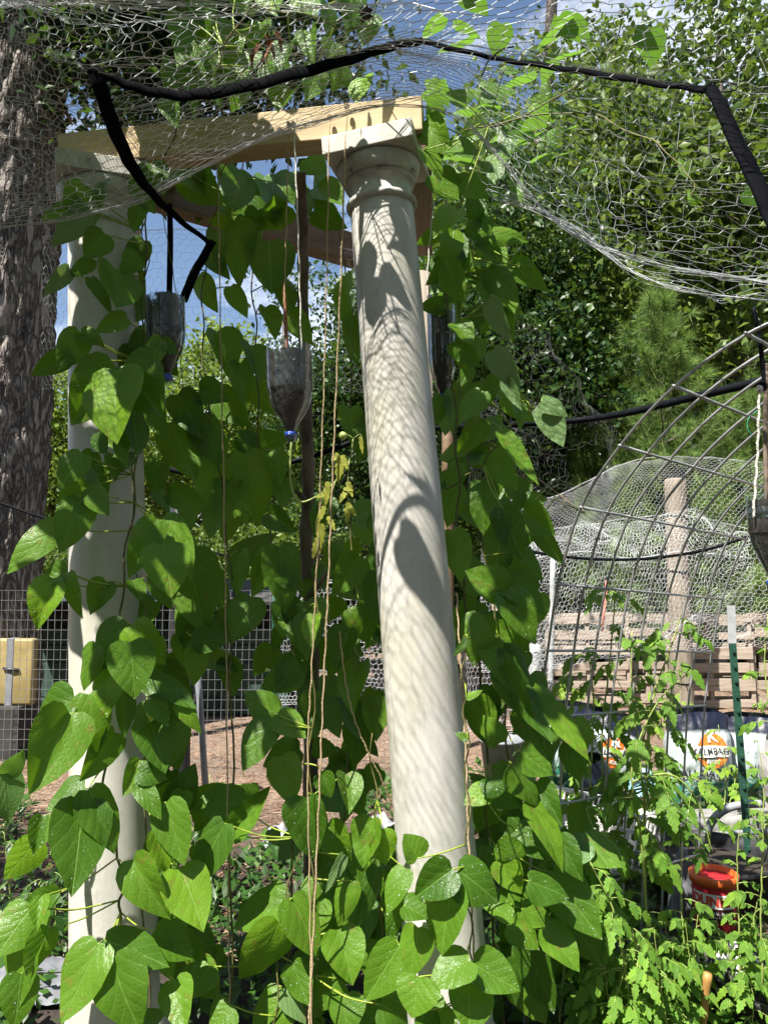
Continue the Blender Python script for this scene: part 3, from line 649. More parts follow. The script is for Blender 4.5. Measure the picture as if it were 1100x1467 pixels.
# dead tree pole standing between the columns
mb = MB()
pts = path([(452, 1500), (447, 1300), (444, 1130), (447, 960), (440, 800), (441, 680), (437, 560), (434, 430), (434, 330), (431, 262), (432, 246)], [2.95, 2.95, 2.93, 2.9, 2.86, 2.8, 2.74, 2.66, 2.58, 2.5, 2.48], 10)
pts = [Vector((pts[0].x, pts[0].y, -.05))] + pts
def rough_tube(mb, pts, rad, n, amp, sc):
    k0 = mb.n; mb.tube(pts, rad, n); V = mb.V[-1]
    for i in range(len(V)):
        q = Vector(V[i]); d = amp * (mnoise.noise(q * sc) + .5 * mnoise.noise(q * sc * 2.7)); c = pts[min(i // n, len(pts) - 1)]
        V[i] = np.array(c + (q - c) * (1 + d))
rough_tube(mb, pts, [.030, .029, .028, .027, .026, .024, .022, .021, .019, .017, .014], 14, .35, 14)
for (p, q) in (((441, 720), (418, 700)), ((436, 500), (447, 470)), ((440, 860), (470, 820))):
    a, b = at(*p, 2.80), at(*q, 2.76); mb.tube([a, a.lerp(b, .6) + Vector((0, 0, .005)), b], [.014, .010, .006], 8)
tag(mb.build('dead_pole', M['stick']), 'brown bark covered dead tree pole standing between the columns', 'pole')

# ------------------------------------------------------------------ strings
def string(pix, Y, r, label, mat='twine', knot=True):
    pts = path(pix, Y, 12)
    for i in range(1, len(pts) - 1): pts[i] = pts[i] + Vector((.0015 * math.sin(i * 1.7), 0, 0))
    mb = MB(); mb.tube(pts, r, 6)
    # second strand twisted round the first
    L = 0; tw = []
    dens = smoothpts(pts, 6)
    for i, p in enumerate(dens):
        if i: L += (dens[i] - dens[i - 1]).length
        tw.append(p + Vector((math.cos(L * 420), math.sin(L * 420), 0)) * r * .75)
    mb.tube(tw, r * .62, 5)
    if knot:
        p = pts[0]
        for k in range(3):
            ring = [p + Vector((.006 * math.cos(a), .006 * math.sin(a), -.004 * k + .003 * math.sin(a * 2))) for a in np.linspace(0, 6.28, 12)]
            mb.tube(ring, r * .9, 5)
    return tag(mb.build('twine_string', M[mat]), label, 'string', 'strings hung from the beam')
string([(312, 205), (315, 420), (323, 850), (327, 1300), (331, 1500)], [2.40, 2.38, 2.34, 2.3, 2.28], .0020, 'brown twine hanging at the left past dark bean leaves to the ground')
string([(472, 165), (466, 480), (457, 740), (447, 950), (441, 1080), (444, 1300), (447, 1500)], [2.31, 2.3, 2.28, 2.26, 2.25, 2.24, 2.22], .0022, 'twine with a thin bean shoot on it, left of a pair')
string([(497, 150), (488, 400), (478, 640), (470, 840), (462, 1020), (455, 1200), (446, 1400), (440, 1520)], [2.3, 2.28, 2.26, 2.24, 2.22, 2.2, 2.18, 2.16], .0026, 'thick tan twine hanging just left of the right column')
string([(654, 850), (660, 960), (667, 1080), (671, 1200), (677, 1330), (687, 1500)], [2.36, 2.3, 2.24, 2.2, 2.17, 2.15], .0026, 'tan twine running down the sunlit face of the right column', knot=False)
string([(486, 905), (497, 990), (515, 1050), (548, 1120), (575, 1190)], [2.4, 2.4, 2.42, 2.45, 2.5], .0022, 'slanting tan twine with dry leaf bits beside the pole', knot=False)
string([(668, 606), (730, 655), (790, 700), (836, 735)], [2.62, 2.6, 2.58, 2.56], .0018, 'taut twine tied from bean vine to the wire arch')
string([(232, 300), (252, 420), (262, 560)], [2.42, 2.4, 2.4], .0013, 'thin dark string beside the left hanging bottle', 'bstem', knot=False)

# ------------------------------------------------------------------ hanging bottles
def bottle(ax_px, top_py, bot_py, Y, rpx, label, soil=.55, jag=0.0, dark=False):
    top = at(ax_px, top_py, Y); bot = at(ax_px + (3 if not dark else 0), bot_py, Y); H = top.z - bot.z; r = rpx / F * Y
    t = thing('hanging_bottle', bot, label, 'bottle', 'cut bottles hung as planters')
    A = axisM(bot, top); n = 40
    prof = [(.016, .0), (.0165, .016), (.021, .018), (.021, .022), (.0155, .025), (.016, .040), (.026, .06), (r * .62, .085), (r * .86, .12), (r * .97, .16), (r, .19), (r * .985, .20), (r, .21), (r, H * .75), (r * .985, H * .77), (r, H * .79), (r * 1.01, H)]
    mb = MB(); vs = []; 
    for (rr, z) in prof:
        for k in range(n):
            w = 2 * math.pi * k / n
            fl = 1 + .012 * math.cos(w * 8) * (z > .1)
            zz = z - (jag * abs(math.sin(w * 9 + math.sin(w * 4))) if z >= H * .99 else 0)
            vs.append(tuple(A @ Vector((rr * fl * math.cos(w), rr * fl * math.sin(w), zz))))
    f = [(i * n + k, i * n + (k + 1) % n, (i + 1) * n + (k + 1) % n, (i + 1) * n + k) for i in range(len(prof) - 1) for k in range(n)]
    mb.add(vs, f); mb.build('bottle_wall', M['clear'], t)
    # earth inside: full lower cone, thin smear of wet earth against the wall higher up
    sp = [(.012, .03), (.024, .062), (r * .58, .088), (r * .82, .122), (r * .93, .162), (r * .95, .19), (r * .95, H * soil)]
    sb = MB(); rr = random.Random(int(ax_px)); k0 = []
    sb.lathe(A, sp + [(r * .5, H * soil + .012)], 28); V = sb.V[-1]
    for i in range(len(V)):
        V[i] += np.array([0, 0, .02 * mnoise.noise(Vector(V[i]) * 30)]) if i > 28 * 6 else 0
    sb.build('soil', M['soil'], t)
    sm = MB(); sm.lathe(A, [(r * .955, H * min(soil, .6)), (r * .955, H * .93)], 40, False); sm.build('earth_smear', M['smear'], t)
    cp = MB(); cp.lathe(A, [(.0195, .017), (.0195, .030), (.0175, .032)], 24); cp.build('cap_ring', M['blue'], t)
    return t, A, H, r
b1 = bottle(414, 497, 634, 2.32, 34, 'clear cut bottle half full of dark soil hung upside down in the middle', .55)
b2 = bottle(236, 418, 552, 2.42, 29, 'dark filled cut bottle with jagged rim hung beside the left column', .86, .03)
b3 = bottle(632, 440, 578, 2.75, 21, 'narrow cut bottle half hidden behind the right column', .55)
b4 = bottle(1108, 708, 850, 1.9, 36, 'soil filled bottle hung at the right edge by a white cord', .88)
string([(414, 176), (410, 330), (407, 430), (403, 512)], [2.29, 2.3, 2.3, 2.29], .0019, 'thin tan string on the left rim of the middle bottle')
string([(421, 176), (427, 330), (432, 505)], [2.29, 2.29, 2.29], .0026, 'pale thick string on the right rim of the middle bottle', 'cord')
string([(1088, 555), (1085, 650), (1079, 742)], [1.88, 1.88, 1.87], .003, 'white cord holding the bottle at the right edge', 'cord')
string([(620, 292), (612, 400), (616, 445)], [2.74, 2.74, 2.74], .0022, 'pale string of the bottle behind the right column', 'cord')
mb = MB(); mb.tube(path([(407, 405), (409, 460), (412, 520), (411, 570)], 2.32, 4), [.0045, .006, .006, .004], 8)
tag(mb.build('bark_twig', simple('red_bark', (.22, .07, .03), (.36, .14, .07), 60, .7)), 'reddish bark twig standing in the middle hanging bottle', 'twig')
mb = MB(); mb.tube(path([(1098, 520), (1096, 620), (1099, 760)], 1.95, 4), .006, 8)
tag(mb.build('bark_twig', M['stick']), 'brown twig beside the white cord at the right edge', 'twig')
# tomato sprig growing out of the middle bottle's mouth
t = thing('tomato_sprig', at(415, 636, 2.32), 'yellowing tomato sprig with one green fruit under the middle bottle', 'plant')
mb = MB(); mb.tube(path([(417, 634), (416, 690), (428, 718), (452, 712), (480, 690), (500, 660), (506, 628)], 2.3, 6), [.0035, .0028, .002], 6)
mb.tube(path([(480, 690), (470, 730), (462, 790)], 2.29, 5), .0015, 5); mb.tube(path([(500, 660), (498, 700), (500, 735)], 2.29, 5), .0013, 5)
mb.tube(path([(506, 628), (497, 622), (493, 624)], 2.29, 4), .0012, 5); mb.tube(path([(506, 628), (516, 622), (520, 632)], 2.29, 4), .0012, 5)
mb.build('stem', M['tstem'], t)
lf = None
for (bx, by, tx, ty, w) in [(470, 690, 466, 725, 16), (488, 655, 484, 690, 22), (485, 650, 475, 660, 16), (490, 652, 498, 672, 14), (465, 725, 455, 750, 14), (460, 750, 458, 790, 20), (456, 770, 448, 800, 16), (470, 740, 480, 760, 14),
        (498, 690, 505, 712, 14), (495, 705, 484, 720, 14), (499, 720, 497, 750, 16), (500, 725, 510, 738, 14), (492, 700, 506, 702, 10), (516, 625, 520, 650, 10), (464, 708, 452, 712, 12)]:
    b = at(bx, by, 2.28); lf = MB(); add_leaf(lf, b, at(tx, ty, 2.27), w / F * 2.28, (CAM - b) + Vector((random.uniform(-.5, .5), 0, .8)), LTT, droop=.2); lf.build('leaf', M['yleaf'], t)
def ball(mb, c, r, n=14):
    prof = [(max(1e-4, r * math.sin(math.pi * k / n)), -r * math.cos(math.pi * k / n)) for k in range(n + 1)]
    return mb.lathe(Matrix.Translation(Vector(c)), prof, 18)
fb = MB(); ball(fb, at(491, 624, 2.28), .0125); fb.build('fruit', M['tomato'], t)
# ------------------------------------------------------------------ chicken wire
def cr_eval(P, t):
    """Catmull-Rom on array P (k,...) at float positions t"""
    k = len(P); i = np.clip(np.floor(t).astype(int), 0, k - 2); f = t - i
    g = lambda j: P[np.clip(j, 0, k - 1)]
    a, b, c, d = g(i - 1), g(i), g(i + 1), g(i + 2); f = f.reshape((-1,) + (1,) * (P.ndim - 1))
    return .5 * (2 * b + (c - a) * f + (2 * a - 5 * b + 4 * c - d) * f ** 2 + (3 * b - a - 3 * c + d) * f ** 3)
def surf(G, u, v):
    """G (rows, cols, 3); u along cols 0..cols-1, v along rows"""
    rows = np.stack([cr_eval(G[r], u) for r in range(G.shape[0])], 0)      # rows, n, 3
    k = G.shape[0]; i = np.clip(np.floor(v).astype(int), 0, k - 2); f = (v - i)[:, None]; n = np.arange(len(u))
    g = lambda j: rows[np.clip(j, 0, k - 1), n]
    a, b, c, d = g(i - 1), g(i), g(i + 1), g(i + 2)
    return .5 * (2 * b + (c - a) * f + (2 * a - 5 * b + 4 * c - d) * f ** 2 + (3 * b - a - 3 * c + d) * f ** 3)
def npnoise(P, sc, seed):
    return np.array([mnoise.noise_vector(Vector(p * sc) + Vector((seed, seed * 2, 0))) for p in P])
def hexnet(G, nu, nv, wrinkle=.02, wsc=3.0, seed=1.0, jit=.12, twist=True, keep=None):
    """returns wire end points of a hexagonal mesh with nu x nv cells laid on surface G"""
    rows, cols = G.shape[:2]
    key = {}; pts = []
    def vid(a, b):
        q = (a, b)
        if q not in key: key[q] = len(pts); pts.append(q)
        return key[q]
    E = []
    # brick-like hexagons: rows of zigzag, joined by short twisted uprights
    for r in range(nv):
        for c in range(2 * nu):
            E.append((vid(c, r), vid(c + 1, r)))
    ED = []
    for r in range(nv - 1):
        for c in range(0, 2 * nu + 1):
            if (c + r) % 2 == 0: ED.append((vid(c, r), vid(c, r + 1)))
    A = np.array(pts, dtype=float)
    zig = np.where((A[:, 0] + A[:, 1]) % 2 == 0, 1.0, -1.0) * .17
    u = A[:, 0] / (2 * nu) + rng.normal(0, jit / (2 * nu) * .5, len(A)); v = (A[:, 1] + zig) / (nv - 1) + rng.normal(0, jit / nv * .4, len(A))
    P = surf(G, np.clip(u, 0, 1) * (cols - 1), np.clip(v, 0, 1) * (rows - 1))
    P = P + npnoise(P, wsc, seed) * wrinkle + npnoise(P, wsc * 3.1, seed + 9) * wrinkle * .45
    E = np.array(E + ED)
    if keep is not None:
        mid = (P[E[:, 0]] + P[E[:, 1]]) / 2; E = E[keep(mid)]
    return P[E[:, 0]], P[E[:, 1]], P
def grid(rows): return np.array([[tuple(at(*q)) if len(q) == 3 else q for q in r] for r in rows], dtype=float)
def edge_wire(mb, G, row, n, r, amp=.006, strands=2):
    for k in range(strands):
        p = cr_eval(G[row], np.linspace(0, G.shape[1] - 1, n)); p = p + npnoise(p, 6, 3.3 + k) * amp
        mb.wires(p[:-1], p[1:], r)
# canopy sheet: from over the camera to the front edge by the beam
Gtop = [
    [(-2.0, -.3, 2.72), (-1.3, -.3, 2.66), (-.7, -.3, 2.60), (0, -.3, 2.58), (.6, -.3, 2.60), (1.2, -.3, 2.62), (1.9, -.3, 2.66)],
    [(-1.9, .5, 2.66), (-1.25, .5, 2.60), (-.7, .5, 2.60), (0, .5, 2.60), (.6, .5, 2.60), (1.15, .5, 2.60), (1.8, .5, 2.62)],
    [(-330, -60, 1.35), (-30, -70, 1.35), (180, -60, 1.35), (470, -60, 1.35), (760, -60, 1.35), (960, -60, 1.35), (1330, -60, 1.25)],
    [(-330, 60, 1.75), (-20, 55, 1.72), (150, 92, 1.70), (450, 62, 1.75), (640, 58, 1.78), (1000, 118, 1.6), (1300, 150, 1.4)],
    [(-330, 200, 1.95), (-20, 190, 1.95), (180, 190, 1.92), (430, 115, 1.95), (640, 100, 1.95), (920, 250, 1.80), (1300, 290, 1.6)],
    [(-330, 320, 2.12), (-30, 326, 2.12), (185, 290, 2.08), (420, 180, 2.08), (640, 160, 2.08), (850, 350, 1.98), (1300, 430, 1.75)],
]
GT = grid(Gtop)
def topmask(mid): return rng.random(len(mid)) > .012
P0, P1, _ = hexnet(GT, 56, 62, .024, 2.6, 1.0, .3, keep=topmask)
mb = MB(); mb.wires(P0, P1, .00085)
edge_wire(mb, GT, 5, 160, .0011, .010, 5)
edge_wire(mb, GT, 4, 160, .0008, .02, 1); edge_wire(mb, GT, 3, 160, .0009, .02, 2)
tag(mb.build('wire_netting', M['wire'], smooth=False), 'shiny hexagonal wire netting sagging overhead across the whole top', 'wire netting', 'sheets of wire netting')
# second, tangled sheet on the left and middle
G2 = grid([
    [(-1.8, .9, 2.74), (-1.2, .9, 2.70), (-.6, .9, 2.66), (0, .9, 2.68), (.4, .9, 2.7)],
    [(-300, 20, 1.8), (-20, 10, 1.8), (200, 40, 1.8), (420, 10, 1.85), (640, 20, 1.9)],
    [(-300, 150, 2.05), (-20, 140, 2.05), (200, 150, 2.02), (400, 85, 2.05), (640, 60, 2.05)],
    [(-300, 250, 2.2), (-20, 262, 2.2), (190, 235, 2.18), (390, 170, 2.18), (640, 105, 2.2)],
    [(-300, 300, 2.24), (-30, 312, 2.22), (195, 277, 2.2), (390, 195, 2.2), (630, 128, 2.22)]])
P0, P1, _ = hexnet(G2, 34, 28, .04, 3.4, 5.0, .45)
mb = MB(); mb.wires(P0, P1, .00072); edge_wire(mb, G2, 4, 120, .0009, .015, 4); edge_wire(mb, G2, 2, 120, .0009, .02, 2)
tag(mb.build('wire_netting', M['wire'], smooth=False), 'crumpled second layer of wire netting over the left column and beam', 'wire netting', 'sheets of wire netting')
# hanging fold on the right of the frame
G3 = grid([
    [(690, 40, 1.9), (800, 30, 1.8), (960, 60, 1.7), (1200, 60, 1.6)],
    [(690, 180, 2.1), (820, 200, 2.0), (960, 260, 1.85), (1200, 250, 1.7)],
    [(700, 268, 2.2), (800, 310, 2.1), (930, 380, 2.0), (1200, 400, 1.8)],
    [(720, 285, 2.2), (810, 322, 2.12), (940, 405, 2.0), (1200, 440, 1.8)]])
P0, P1, _ = hexnet(G3, 17, 16, .035, 3.2, 8.0, .4)
mb = MB(); mb.wires(P0, P1, .00072); edge_wire(mb, G3, 3, 90, .0009, .015, 4); edge_wire(mb, G3, 2, 90, .0008, .02, 2)
tag(mb.build('wire_netting', M['wire'], smooth=False), 'sagging fold of wire netting on the upper right under the trees', 'wire netting', 'sheets of wire netting')
# lower nets seen past the left column (hex wire behind the leaves) 
def sheet(rows, nu, nv, r, label, wr=.03, mat='wire', jit=.3, edges=(0,), sc=2.5):
    g = grid(rows); P0, P1, _ = hexnet(g, nu, nv, wr, sc, random.uniform(1, 9), jit); mb = MB(); mb.wires(P0, P1, r)
    for e in edges: edge_wire(mb, g, e, 80, r * 1.6, .01, 2)
    return tag(mb.build('wire_netting', M[mat], smooth=False), label, 'wire netting', 'sheets of wire netting')
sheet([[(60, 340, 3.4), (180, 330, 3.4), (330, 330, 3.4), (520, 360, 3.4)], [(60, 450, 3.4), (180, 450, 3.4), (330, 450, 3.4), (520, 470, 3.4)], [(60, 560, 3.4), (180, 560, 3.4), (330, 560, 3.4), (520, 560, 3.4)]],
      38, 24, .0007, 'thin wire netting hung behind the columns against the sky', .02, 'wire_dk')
sheet([[(690, 715, 6.6), (790, 712, 6.6), (900, 662, 6.6), (1000, 655, 6.6), (1140, 668, 6.6)], [(690, 800, 6.5), (790, 800, 6.5), (900, 760, 6.5), (1000, 770, 6.5), (1140, 780, 6.5)], [(690, 960, 6.3), (790, 960, 6.3), (900, 940, 6.3), (1000, 930, 6.3), (1140, 930, 6.3)]],
      74, 60, .0009, 'tall wire netting standing behind the arch and the round post', .05, jit=.12)
sheet([[(762, 760, 5.9), (840, 752, 6.1), (905, 742, 6.1), (980, 738, 6.0), (1080, 760, 5.9)], [(765, 800, 5.7), (840, 790, 5.6), (905, 800, 5.6), (980, 790, 5.6), (1080, 800, 5.6)], [(770, 880, 5.8), (840, 880, 5.7), (905, 880, 5.7), (980, 870, 5.7), (1080, 880, 5.7)], [(775, 955, 5.9), (840, 950, 5.9), (905, 940, 5.9), (980, 900, 5.9), (1080, 900, 5.9)]],
      62, 46, .0009, 'crumpled bulging roll of wire netting in front of the pallets', .09, edges=(0, 1), jit=.35)
sheet([[(655, 570, 5.0), (720, 560, 5.0), (800, 600, 5.0)], [(660, 640, 5.0), (730, 630, 4.9), (808, 680, 5.0)], [(670, 730, 5.0), (740, 720, 4.9), (800, 740, 5.0)]], 20, 22, .0008, 'wad of dull wire netting behind the vine, right of the right column', .12, 'wire_dull', .9)
sheet([[(690, 500, 7.2), (760, 470, 7.2), (800, 520, 7.2)], [(740, 560, 7.1), (800, 540, 7.1), (850, 600, 7.2)], [(780, 640, 7.2), (850, 640, 7.2), (880, 680, 7.2)]], 18, 18, .0009, 'dull wire netting draped on the leaning dark branch', .15, 'wire_dull', .9)
sheet([[(400, 838, 5.6), (480, 834, 5.6), (570, 836, 5.6)], [(400, 930, 5.6), (480, 930, 5.6), (570, 930, 5.6)], [(400, 1010, 5.6), (480, 1010, 5.6), (570, 1010, 5.6)]], 26, 26, .0013, 'wire netting fence seen low between pole and right column', .03)
sheet([[(668, 900, 6.0), (720, 880, 6.0), (790, 880, 6.0)], [(668, 960, 6.0), (720, 960, 6.0), (790, 960, 6.0)], [(668, 1050, 6.0), (720, 1050, 6.0), (790, 1050, 6.0)]], 18, 24, .0013, 'wire netting fence low at the right of the right column', .03)

# ------------------------------------------------------------------ black hoops that carry the net
def strap(pix, Y, wid, th, label, n=10, mat='tape', nrm=(0, -1, 0)):
    pts = path(pix, Y, n); mb = MB()
    pts = [p + Vector((0, 0, .002 * math.sin(i * .8))) for i, p in enumerate(pts)]
    mb.band(pts, wid, th, nrm); return tag(mb.build('black_strap', M[mat]), label, 'strap', 'black straps holding up the netting')
strap([(134, 100), (165, 113), (205, 128), (262, 136), (330, 128), (420, 106), (500, 84), (560, 66), (606, 58)], [1.72, 1.74, 1.76, 1.8, 1.82, 1.84, 1.86, 1.86, 1.86], [.018, .022, .027, .031, .033, .032, .026, .02], .010, 'long black strap swooping under the netting at the top left')
strap([(600, 58), (645, 68), (702, 82)], [1.86, 1.85, 1.85], [.018, .013], .008, 'short thin black strap at the top centre', 6)
strap([(700, 82), (770, 92), (860, 106), (950, 120), (1018, 128)], [1.85, 1.8, 1.74, 1.66, 1.58], [.013, .017, .018, .022], .010, 'straight black strap under the netting at the upper right')
strap([(1016, 124), (1030, 146), (1052, 196), (1080, 252), (1110, 320), (1150, 400)], [1.58, 1.55, 1.5, 1.46, 1.42, 1.38], [.032, .036, .037, .036], .012, 'wide black strap hanging down at the right edge')
strap([(133, 96), (146, 132), (163, 182), (186, 232), (214, 272), (250, 308), (305, 352)], [1.72, 1.74, 1.78, 1.84, 1.92, 2.0, 2.1], [.034, .036, .035, .032, .024, .018, .012], .010, 'wide black strap hanging down over the left column capital')
strap([(305, 345), (290, 370), (275, 398), (262, 432)], [2.56, 2.55, 2.54, 2.53], [.028, .032, .032], .012, 'short slanting black strap above the left bottle', 6)
strap([(243, 292), (244, 340), (243, 400), (242, 440)], [2.42, 2.42, 2.42, 2.42], [.018, .02, .018], .012, 'thin upright black strap inside the left bottle', 6)
# wire loop where the right hoop bends
mb = MB(); mb.tube([at(1020, 124, 1.57) + Vector((.035 * math.cos(a) + .02, 0, .012 * math.sin(a))) for a in np.linspace(0, 6.28, 20)], .0016, 5)
tag(mb.build('tie_wire', M['pipe']), 'black tie wire looped at the bend of the right strap', 'wire')
mb = MB(); mb.tube(path([(690, 108), (700, 86), (720, 70), (736, 66)], 1.84, 6), .0022, 5)
tag(mb.build('tie_wire', M['pipe']), 'black tie wire curling over the netting at the top centre right', 'wire')
# ------------------------------------------------------------------ poly pipes strung across the back
def pipe(name, pix, Y, r, label, cat='pipe', mat='pipe', n=10, group=None):
    mb = MB(); mb.tube(path(pix, Y, n), r, 10); return tag(mb.build(name, M[mat]), label, cat, group)
pipe('black_pipe', [(225, 668), (300, 682), (400, 666), (470, 646), (540, 622), (640, 612), (740, 608), (830, 602), (900, 591), (980, 572), (1060, 553), (1180, 525)], [3.4] * 8 + [3.2, 3.0, 2.8, 2.6], [.012, .012, .013, .016, .018], 'black poly pipe curving behind the right column to the right edge')
pipe('black_pipe', [(700, 776), (770, 792), (850, 801), (930, 800), (1010, 788), (1080, 766), (1160, 740)], 4.6, .009, 'thin black pipe sagging across the wire arch and round post')
pipe('black_pipe', [(-40, 708), (10, 724), (50, 738), (85, 746), (160, 752)], 5.4, .010, 'thin black pipe low in front of the big trunk')
pipe('black_pipe', [(230, 760), (300, 790), (350, 797), (430, 800), (520, 790)], 4.4, .006, 'thin black line in the shade between the columns')
# ------------------------------------------------------------------ trees
def leafcloud(centres, per, spread, size, upb=.5, flat=.75):
    """bent diamond leaves gathered in clumps"""
    C = np.repeat(centres, per, axis=0); n = len(C)
    P = C + rng.normal(0, 1, (n, 3)) * np.array([spread, spread, spread * flat])
    d = rng.normal(0, 1, (n, 3)); d[:, 2] -= .35; d /= np.linalg.norm(d, axis=1, keepdims=True)
    nr = rng.normal(0, 1, (n, 3)) + np.array([-.15, -.35, upb]); nr -= d * (nr * d).sum(1, keepdims=True); nr /= np.linalg.norm(nr, axis=1, keepdims=True)
    sx = np.cross(d, nr); L = size * rng.uniform(.6, 1.3, (n, 1)); w = L * .30
    a = P; t = P + d * L - nr * L * .12; m1 = P + d * L * .45 + sx * w + nr * L * .06; m2 = P + d * L * .45 - sx * w + nr * L * .06
    v = np.stack([a, m1, t, m2], 1).reshape(-1, 3); b = (np.arange(n) * 4)[:, None]
    f = np.concatenate([b + np.array([[0, 1, 2]]), b + np.array([[0, 2, 3]])], 0)
    return v, f
def tree_proto(name, H, crown, cz, nclump, per, spread, size, mat, tr=.16, lean=(0, 0), seed=1, low=.12):
    global rng
    rr = np.random.default_rng(seed); st = rng; rng = rr
    root = thing(name, (0, 0, 0), 'tree', 'tree')
    # clump centres scattered unevenly through the crown, denser toward its skin
    cs = []
    while len(cs) < nclump:
        q = rr.normal(0, 1, 3); q /= np.linalg.norm(q); r = rr.random() ** .45
        p = q * r * np.array(crown) * (.8 + .35 * mnoise.noise(Vector(q * 2.2) + Vector((seed, 0, 0))))
        p[2] += cz; p[0] += lean[0] * p[2]; p[1] += lean[1] * p[2]
        if p[2] > H * low: cs.append(p)
    cs = np.array(cs)
    v, f = leafcloud(cs, per, spread, size); MB().bulk(v, f).build('crown', M[mat], root)
    mb = MB(); top = cz + crown[2] * .6
    tp = [Vector((lean[0] * z + .12 * mnoise.noise(Vector((z * .35, seed, 0))), lean[1] * z + .12 * mnoise.noise(Vector((seed, z * .35, 3))), z)) for z in np.linspace(-.1, top, 14)]
    mb.tube(tp, [tr * 1.35] + list(np.linspace(tr, tr * .25, 13)), 12)
    for k in range(26):
        c = Vector(cs[rr.integers(len(cs))]); i = int(np.clip(np.interp(c.z - .5 * c.xy.length * .8, [0, top], [3, 13]), 3, 12)); s = tp[i]
        m1 = s.lerp(c, .45) + Vector((0, 0, .18 + .1 * rr.random())) + Vector(rr.normal(0, .12, 3)); r0 = tr * (1 - i / 14) * .55 + .012
        mb.tube(smoothpts([s, m1, c], 5), [r0, r0 * .55, .008], 6)
    mb.build('trunk', M['bark2'], root)
    rng = st; return root
def place(src, px, Y, sc, rz, label, group=None, first=False, x=None):
    r = src if first else src.copy()
    if not first:
        COL.objects.link(r)
        for ch in src.children:
            c = ch.copy(); COL.objects.link(c); c.parent = r
    r.location = (gx(px, Y) if x is None else x, Y, 0); r.scale = (sc, sc, sc) if np.isscalar(sc) else sc; r.rotation_euler = (0, 0, rz)
    r['label'] = label
    if group: r['group'] = group
    return r
GB = 'woodland trees behind the garden'
oak = tree_proto('oak_tree', 13, (3.6, 3.6, 5.6), 7.6, 135, 150, .36, .165, 'tree1', .2, seed=3)
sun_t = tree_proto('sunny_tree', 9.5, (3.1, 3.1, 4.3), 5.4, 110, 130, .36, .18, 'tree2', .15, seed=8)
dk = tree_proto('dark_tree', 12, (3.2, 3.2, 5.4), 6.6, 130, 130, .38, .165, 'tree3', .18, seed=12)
bush = tree_proto('bushy_tree', 4.5, (2.0, 2.0, 2.2), 2.3, 70, 110, .30, .15, 'tree1', .07, seed=21, low=.04)
LB = 'green broadleaf tree in the woodland wall behind the garden'
place(oak, 720, 17.5, 1.1, 0, 'tall green tree rising behind the right column top', first=True)
place(oak, 870, 14.0, .98, 1.3, 'tall leafy tree with sunlit crown left of the young pine')
place(oak, 1060, 13.5, 1.06, 2.6, 'tall leafy tree at the upper right corner')
place(oak, 1180, 17, 1.15, 4.0, LB, GB); place(oak, 800, 22, 1.25, 5.1, LB, GB); place(oak, 960, 21, 1.3, 3.3, LB, GB); place(oak, 620, 24, 1.15, .7, LB, GB)
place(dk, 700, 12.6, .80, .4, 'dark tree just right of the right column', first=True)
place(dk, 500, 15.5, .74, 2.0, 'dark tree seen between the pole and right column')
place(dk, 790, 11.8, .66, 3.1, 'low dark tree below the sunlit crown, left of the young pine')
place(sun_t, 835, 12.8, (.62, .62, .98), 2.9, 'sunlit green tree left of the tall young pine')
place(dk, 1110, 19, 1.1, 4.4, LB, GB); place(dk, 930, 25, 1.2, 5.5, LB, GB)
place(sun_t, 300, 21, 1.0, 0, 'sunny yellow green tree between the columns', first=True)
place(sun_t, 70, 19, .86, 1.0, 'sunny yellow green tree between big trunk and left column')
place(sun_t, 430, 25, 1.0, 2.2, 'pale sunny tree far behind the middle bottle')
place(sun_t, 190, 27, 1.05, 3.4, 'pale sunny tree far behind the left column'); place(sun_t, 560, 29, 1.0, 4.6, LB, GB); place(sun_t, -60, 26, 1.0, 5.6, LB, GB)
GU = 'bushes under the woodland'; LU = 'low green bush at the foot of the woodland trees'
for i, (px, Y, s, rz) in enumerate([(330, 14, .62, 0), (430, 13, .55, 1), (520, 13.5, .6, 2), (230, 15, .6, 3), (90, 14, .55, 4), (620, 12.5, .6, 5), (700, 12, .62, .5), (780, 12.4, .6, 1.5), (870, 12.2, .55, 2.5), (960, 12.6, .6, 3.5), (1060, 12.2, .62, 4.5), (1150, 12.6, .66, 5.5), (-20, 13, .6, .2), (150, 18, .8, 1.2), (380, 19, .9, 2.2), (480, 18, .8, 3.1), (650, 17, .9, 4.1), (840, 18, .9, 4.6), (1000, 18, .9, 5.2)]):
    place(bush, px, Y, s, rz, LU, GU, first=i == 0)
place(dk, 0, 1.7, .55, 1.1, 'slim unseen tree added left of the frame to shade the ground', x=-4.9)  # added out of view so its shadow falls on the left ground
# far wood closing the view
cs = np.stack([rng.uniform(-40, 44, 420), rng.uniform(31, 40, 420), rng.uniform(.3, 1, 420)], 1)
cs[:, 2] = cs[:, 2] * np.where(cs[:, 0] > 4, 17, np.where(cs[:, 0] > -4, 6.5, 7.5))
v_, f_ = leafcloud(cs, 60, 1.1, .34); tag(MB().bulk(v_, f_).build('far_wood', M['tree1'], kind='stuff'), 'distant green wood closing the view', 'wood')
# unseen wood behind the camera, made tall and dense to cut sky fill
a_ = rng.uniform(math.pi * .88, math.pi * 2.12, 520); rad_ = rng.uniform(11, 16, 520)
cs = np.stack([np.cos(a_) * rad_, np.sin(a_) * rad_ - 1, rng.uniform(.2, 14.5, 520)], 1)
v_, f_ = leafcloud(cs, 46, .8, .5); tag(MB().bulk(v_, f_).build('woodland', M['tree1'], kind='stuff'), 'unseen green wood behind the camera, made dense to cut sky light', 'wood')
